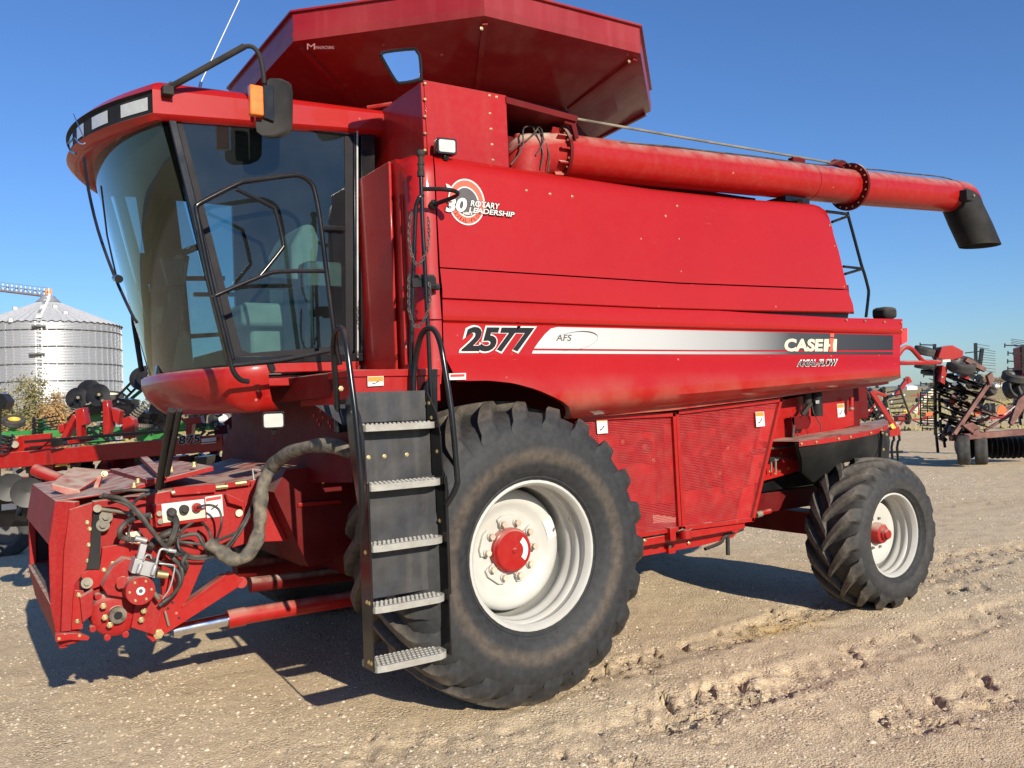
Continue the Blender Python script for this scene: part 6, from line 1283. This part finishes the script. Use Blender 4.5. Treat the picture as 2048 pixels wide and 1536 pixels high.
for k in range(16): x, y = rnd.uniform(1790, 1865), rnd.uniform(800, 850); dbeam(m, (x, y), (x+rnd.uniform(-8, 8), y+rnd.uniform(-6, 6)), D7, 1.5)
m.build('frame', c7); small_wheel(c7, Q(1815, 838, D7), .22, .1, (1, -.5, 0), 'cream'); small_wheel(c7, Q(1835, 800, D7), .09, .1, (1, -.5, 0), 'dgrey')
c8 = thing('seed_drill', 'dark red drill low in the dry grass left of the orange sign', 'seed drill', gz(Q(1985, 845, D7)))
m = mb('red_dusty'); dbeam(m, (1970, 838), (2030, 832), D7, 4); dplate(m, [(2006, 824), (2022, 822), (2024, 834), (2004, 838)], D7, .3); m.mat('black'); dplate(m, [(1966, 812), (1990, 806), (1992, 826), (1968, 828)], D7+.4, .3)
for k in range(24): x, y = rnd.uniform(1955, 2020), rnd.uniform(790, 845); dbeam(m, (x, y), (x+rnd.uniform(-10, 10), y+rnd.uniform(-5, 5)), D7, 1.4)
m.build('frame', c8); small_wheel(c8, Q(1975, 815, D7), .18, .1, (1, -.5, 0), 'alu')
# ---- far distance ---------------------------------------------------------------------
def gpt(px, D, z=0): p = gz(P(px, 780, D=D)); return p+V((0, 0, z))
for i, (px, D, w, h) in enumerate(((1990, 420, 14, 2.6), (1812, 500, 10, 3.0))):
    t = thing('farm_building', ('long low white farm building on the horizon right of the folded harrow', 'small pale shed on the horizon just right of the combine')[i], 'building', gpt(px, D), 'farm buildings on the horizon')
    m = mb('roof_white'); c = gpt(px, D); m.box(c.x-w/2, c.x+w/2, c.y-4, c.y+4, 0, h*.6); m.build('wall', t); m = mb('roof_white'); m.prism([V((c.x-w/2-.3, c.y-4.3, h*.6)), V((c.x-w/2-.3, c.y, h)), V((c.x-w/2-.3, c.y+4.3, h*.6))], (w+.6, 0, 0)); m.build('roof', t)
for i, (px, D, r, h, lb) in enumerate(((1965, 300, 3.5, 5.5, 'rounded bare tree on the horizon left of the white building'), (2002, 320, 4, 4.4, 'low spreading bare tree on the horizon beside the white building'), (1872, 330, 3, 3.5, 'small scrubby tree on the horizon behind the black harrow bars'))):
    c = gpt(px, D); t = thing('tree', lb, 'tree', c, 'trees on the horizon'); mb('bark').cyl(c, c+V((0, 0, h*.5)), .25, 8, .1).build('trunk', t)
    m = mb('leaf_brown'); vs = []; fs = []
    for k in range(1500):
        a, b_, q = rnd.uniform(0, 6.28), rnd.uniform(-1, 1), rnd.random()**.4; p = c+V((math.cos(a)*r*q*math.sqrt(1-b_*b_), math.sin(a)*r*q*math.sqrt(1-b_*b_), h*.62+b_*h*.36*q)); s_ = rnd.uniform(.1, .3); u = V((rnd.gauss(0, 1), rnd.gauss(0, 1), rnd.gauss(0, 1))).normalized(); w = u.orthogonal().normalized(); o = len(vs); vs += [p-u*s_, p+w*s_*.5, p+u*s_, p-w*s_*.5]; fs.append((o, o+1, o+2, o+3))
    m.add(vs, fs); m.build('crown', t, flat=True)
mat('hill', (.20, .22, .20), .9, var=.15, vscale=.004); m = mb('hill')
pts = []; prev = None; rws = [[], [], []]
for k in range(181):
    a = R(k*2); h = 18+14*math.sin(k*.21)+8*math.sin(k*.57+1); 
    for j, (rr_, zz_) in enumerate(((3300, -2), (3900, h), (4600, -2))): rws[j].append(V((CAM.x+rr_*math.sin(a), CAM.y+rr_*math.cos(a), zz_)))
m.grid(rws); o = m.build('hills', None); o['kind'] = 'structure'
# dry grass strip at the edge of the yard
N = 26000; th = YAW+np.radians(rg.uniform(-40, 42, N)); rr_ = rg.uniform(38, 95, N); xs, ys = CAM.x+rr_*np.sin(th), CAM.y+rr_*np.cos(th); kp = fbm(xs, ys, .12, 3, 9) > .42; xs, ys = xs[kp], ys[kp]; N = len(xs)
hh_ = rg.uniform(.12, .38, N); dx = rg.normal(0, .12, N); base = np.stack([xs, ys, np.zeros(N)], 1)
co = np.concatenate([base[:, None]+np.array([-.10, 0, 0]), base[:, None]+np.array([.10, 0, 0]), (base+np.stack([dx, dx*.5, hh_], 1))[:, None], ], 1).reshape(-1, 3)
mat('dry_grass', (.30, .23, .11), .9, var=.3, vscale=.5, col2=(.22, .20, .08)); me = np_mesh('dry_grass', co, [np.arange(N*3).reshape(-1, 3)]); me.materials.append(MT['dry_grass']); o = bpy.data.objects.new('dry_grass', me); sc.collection.objects.link(o); o['kind'] = 'stuff'; tag(o, 'dry tan grass growing beyond the edge of the yard', 'grass')
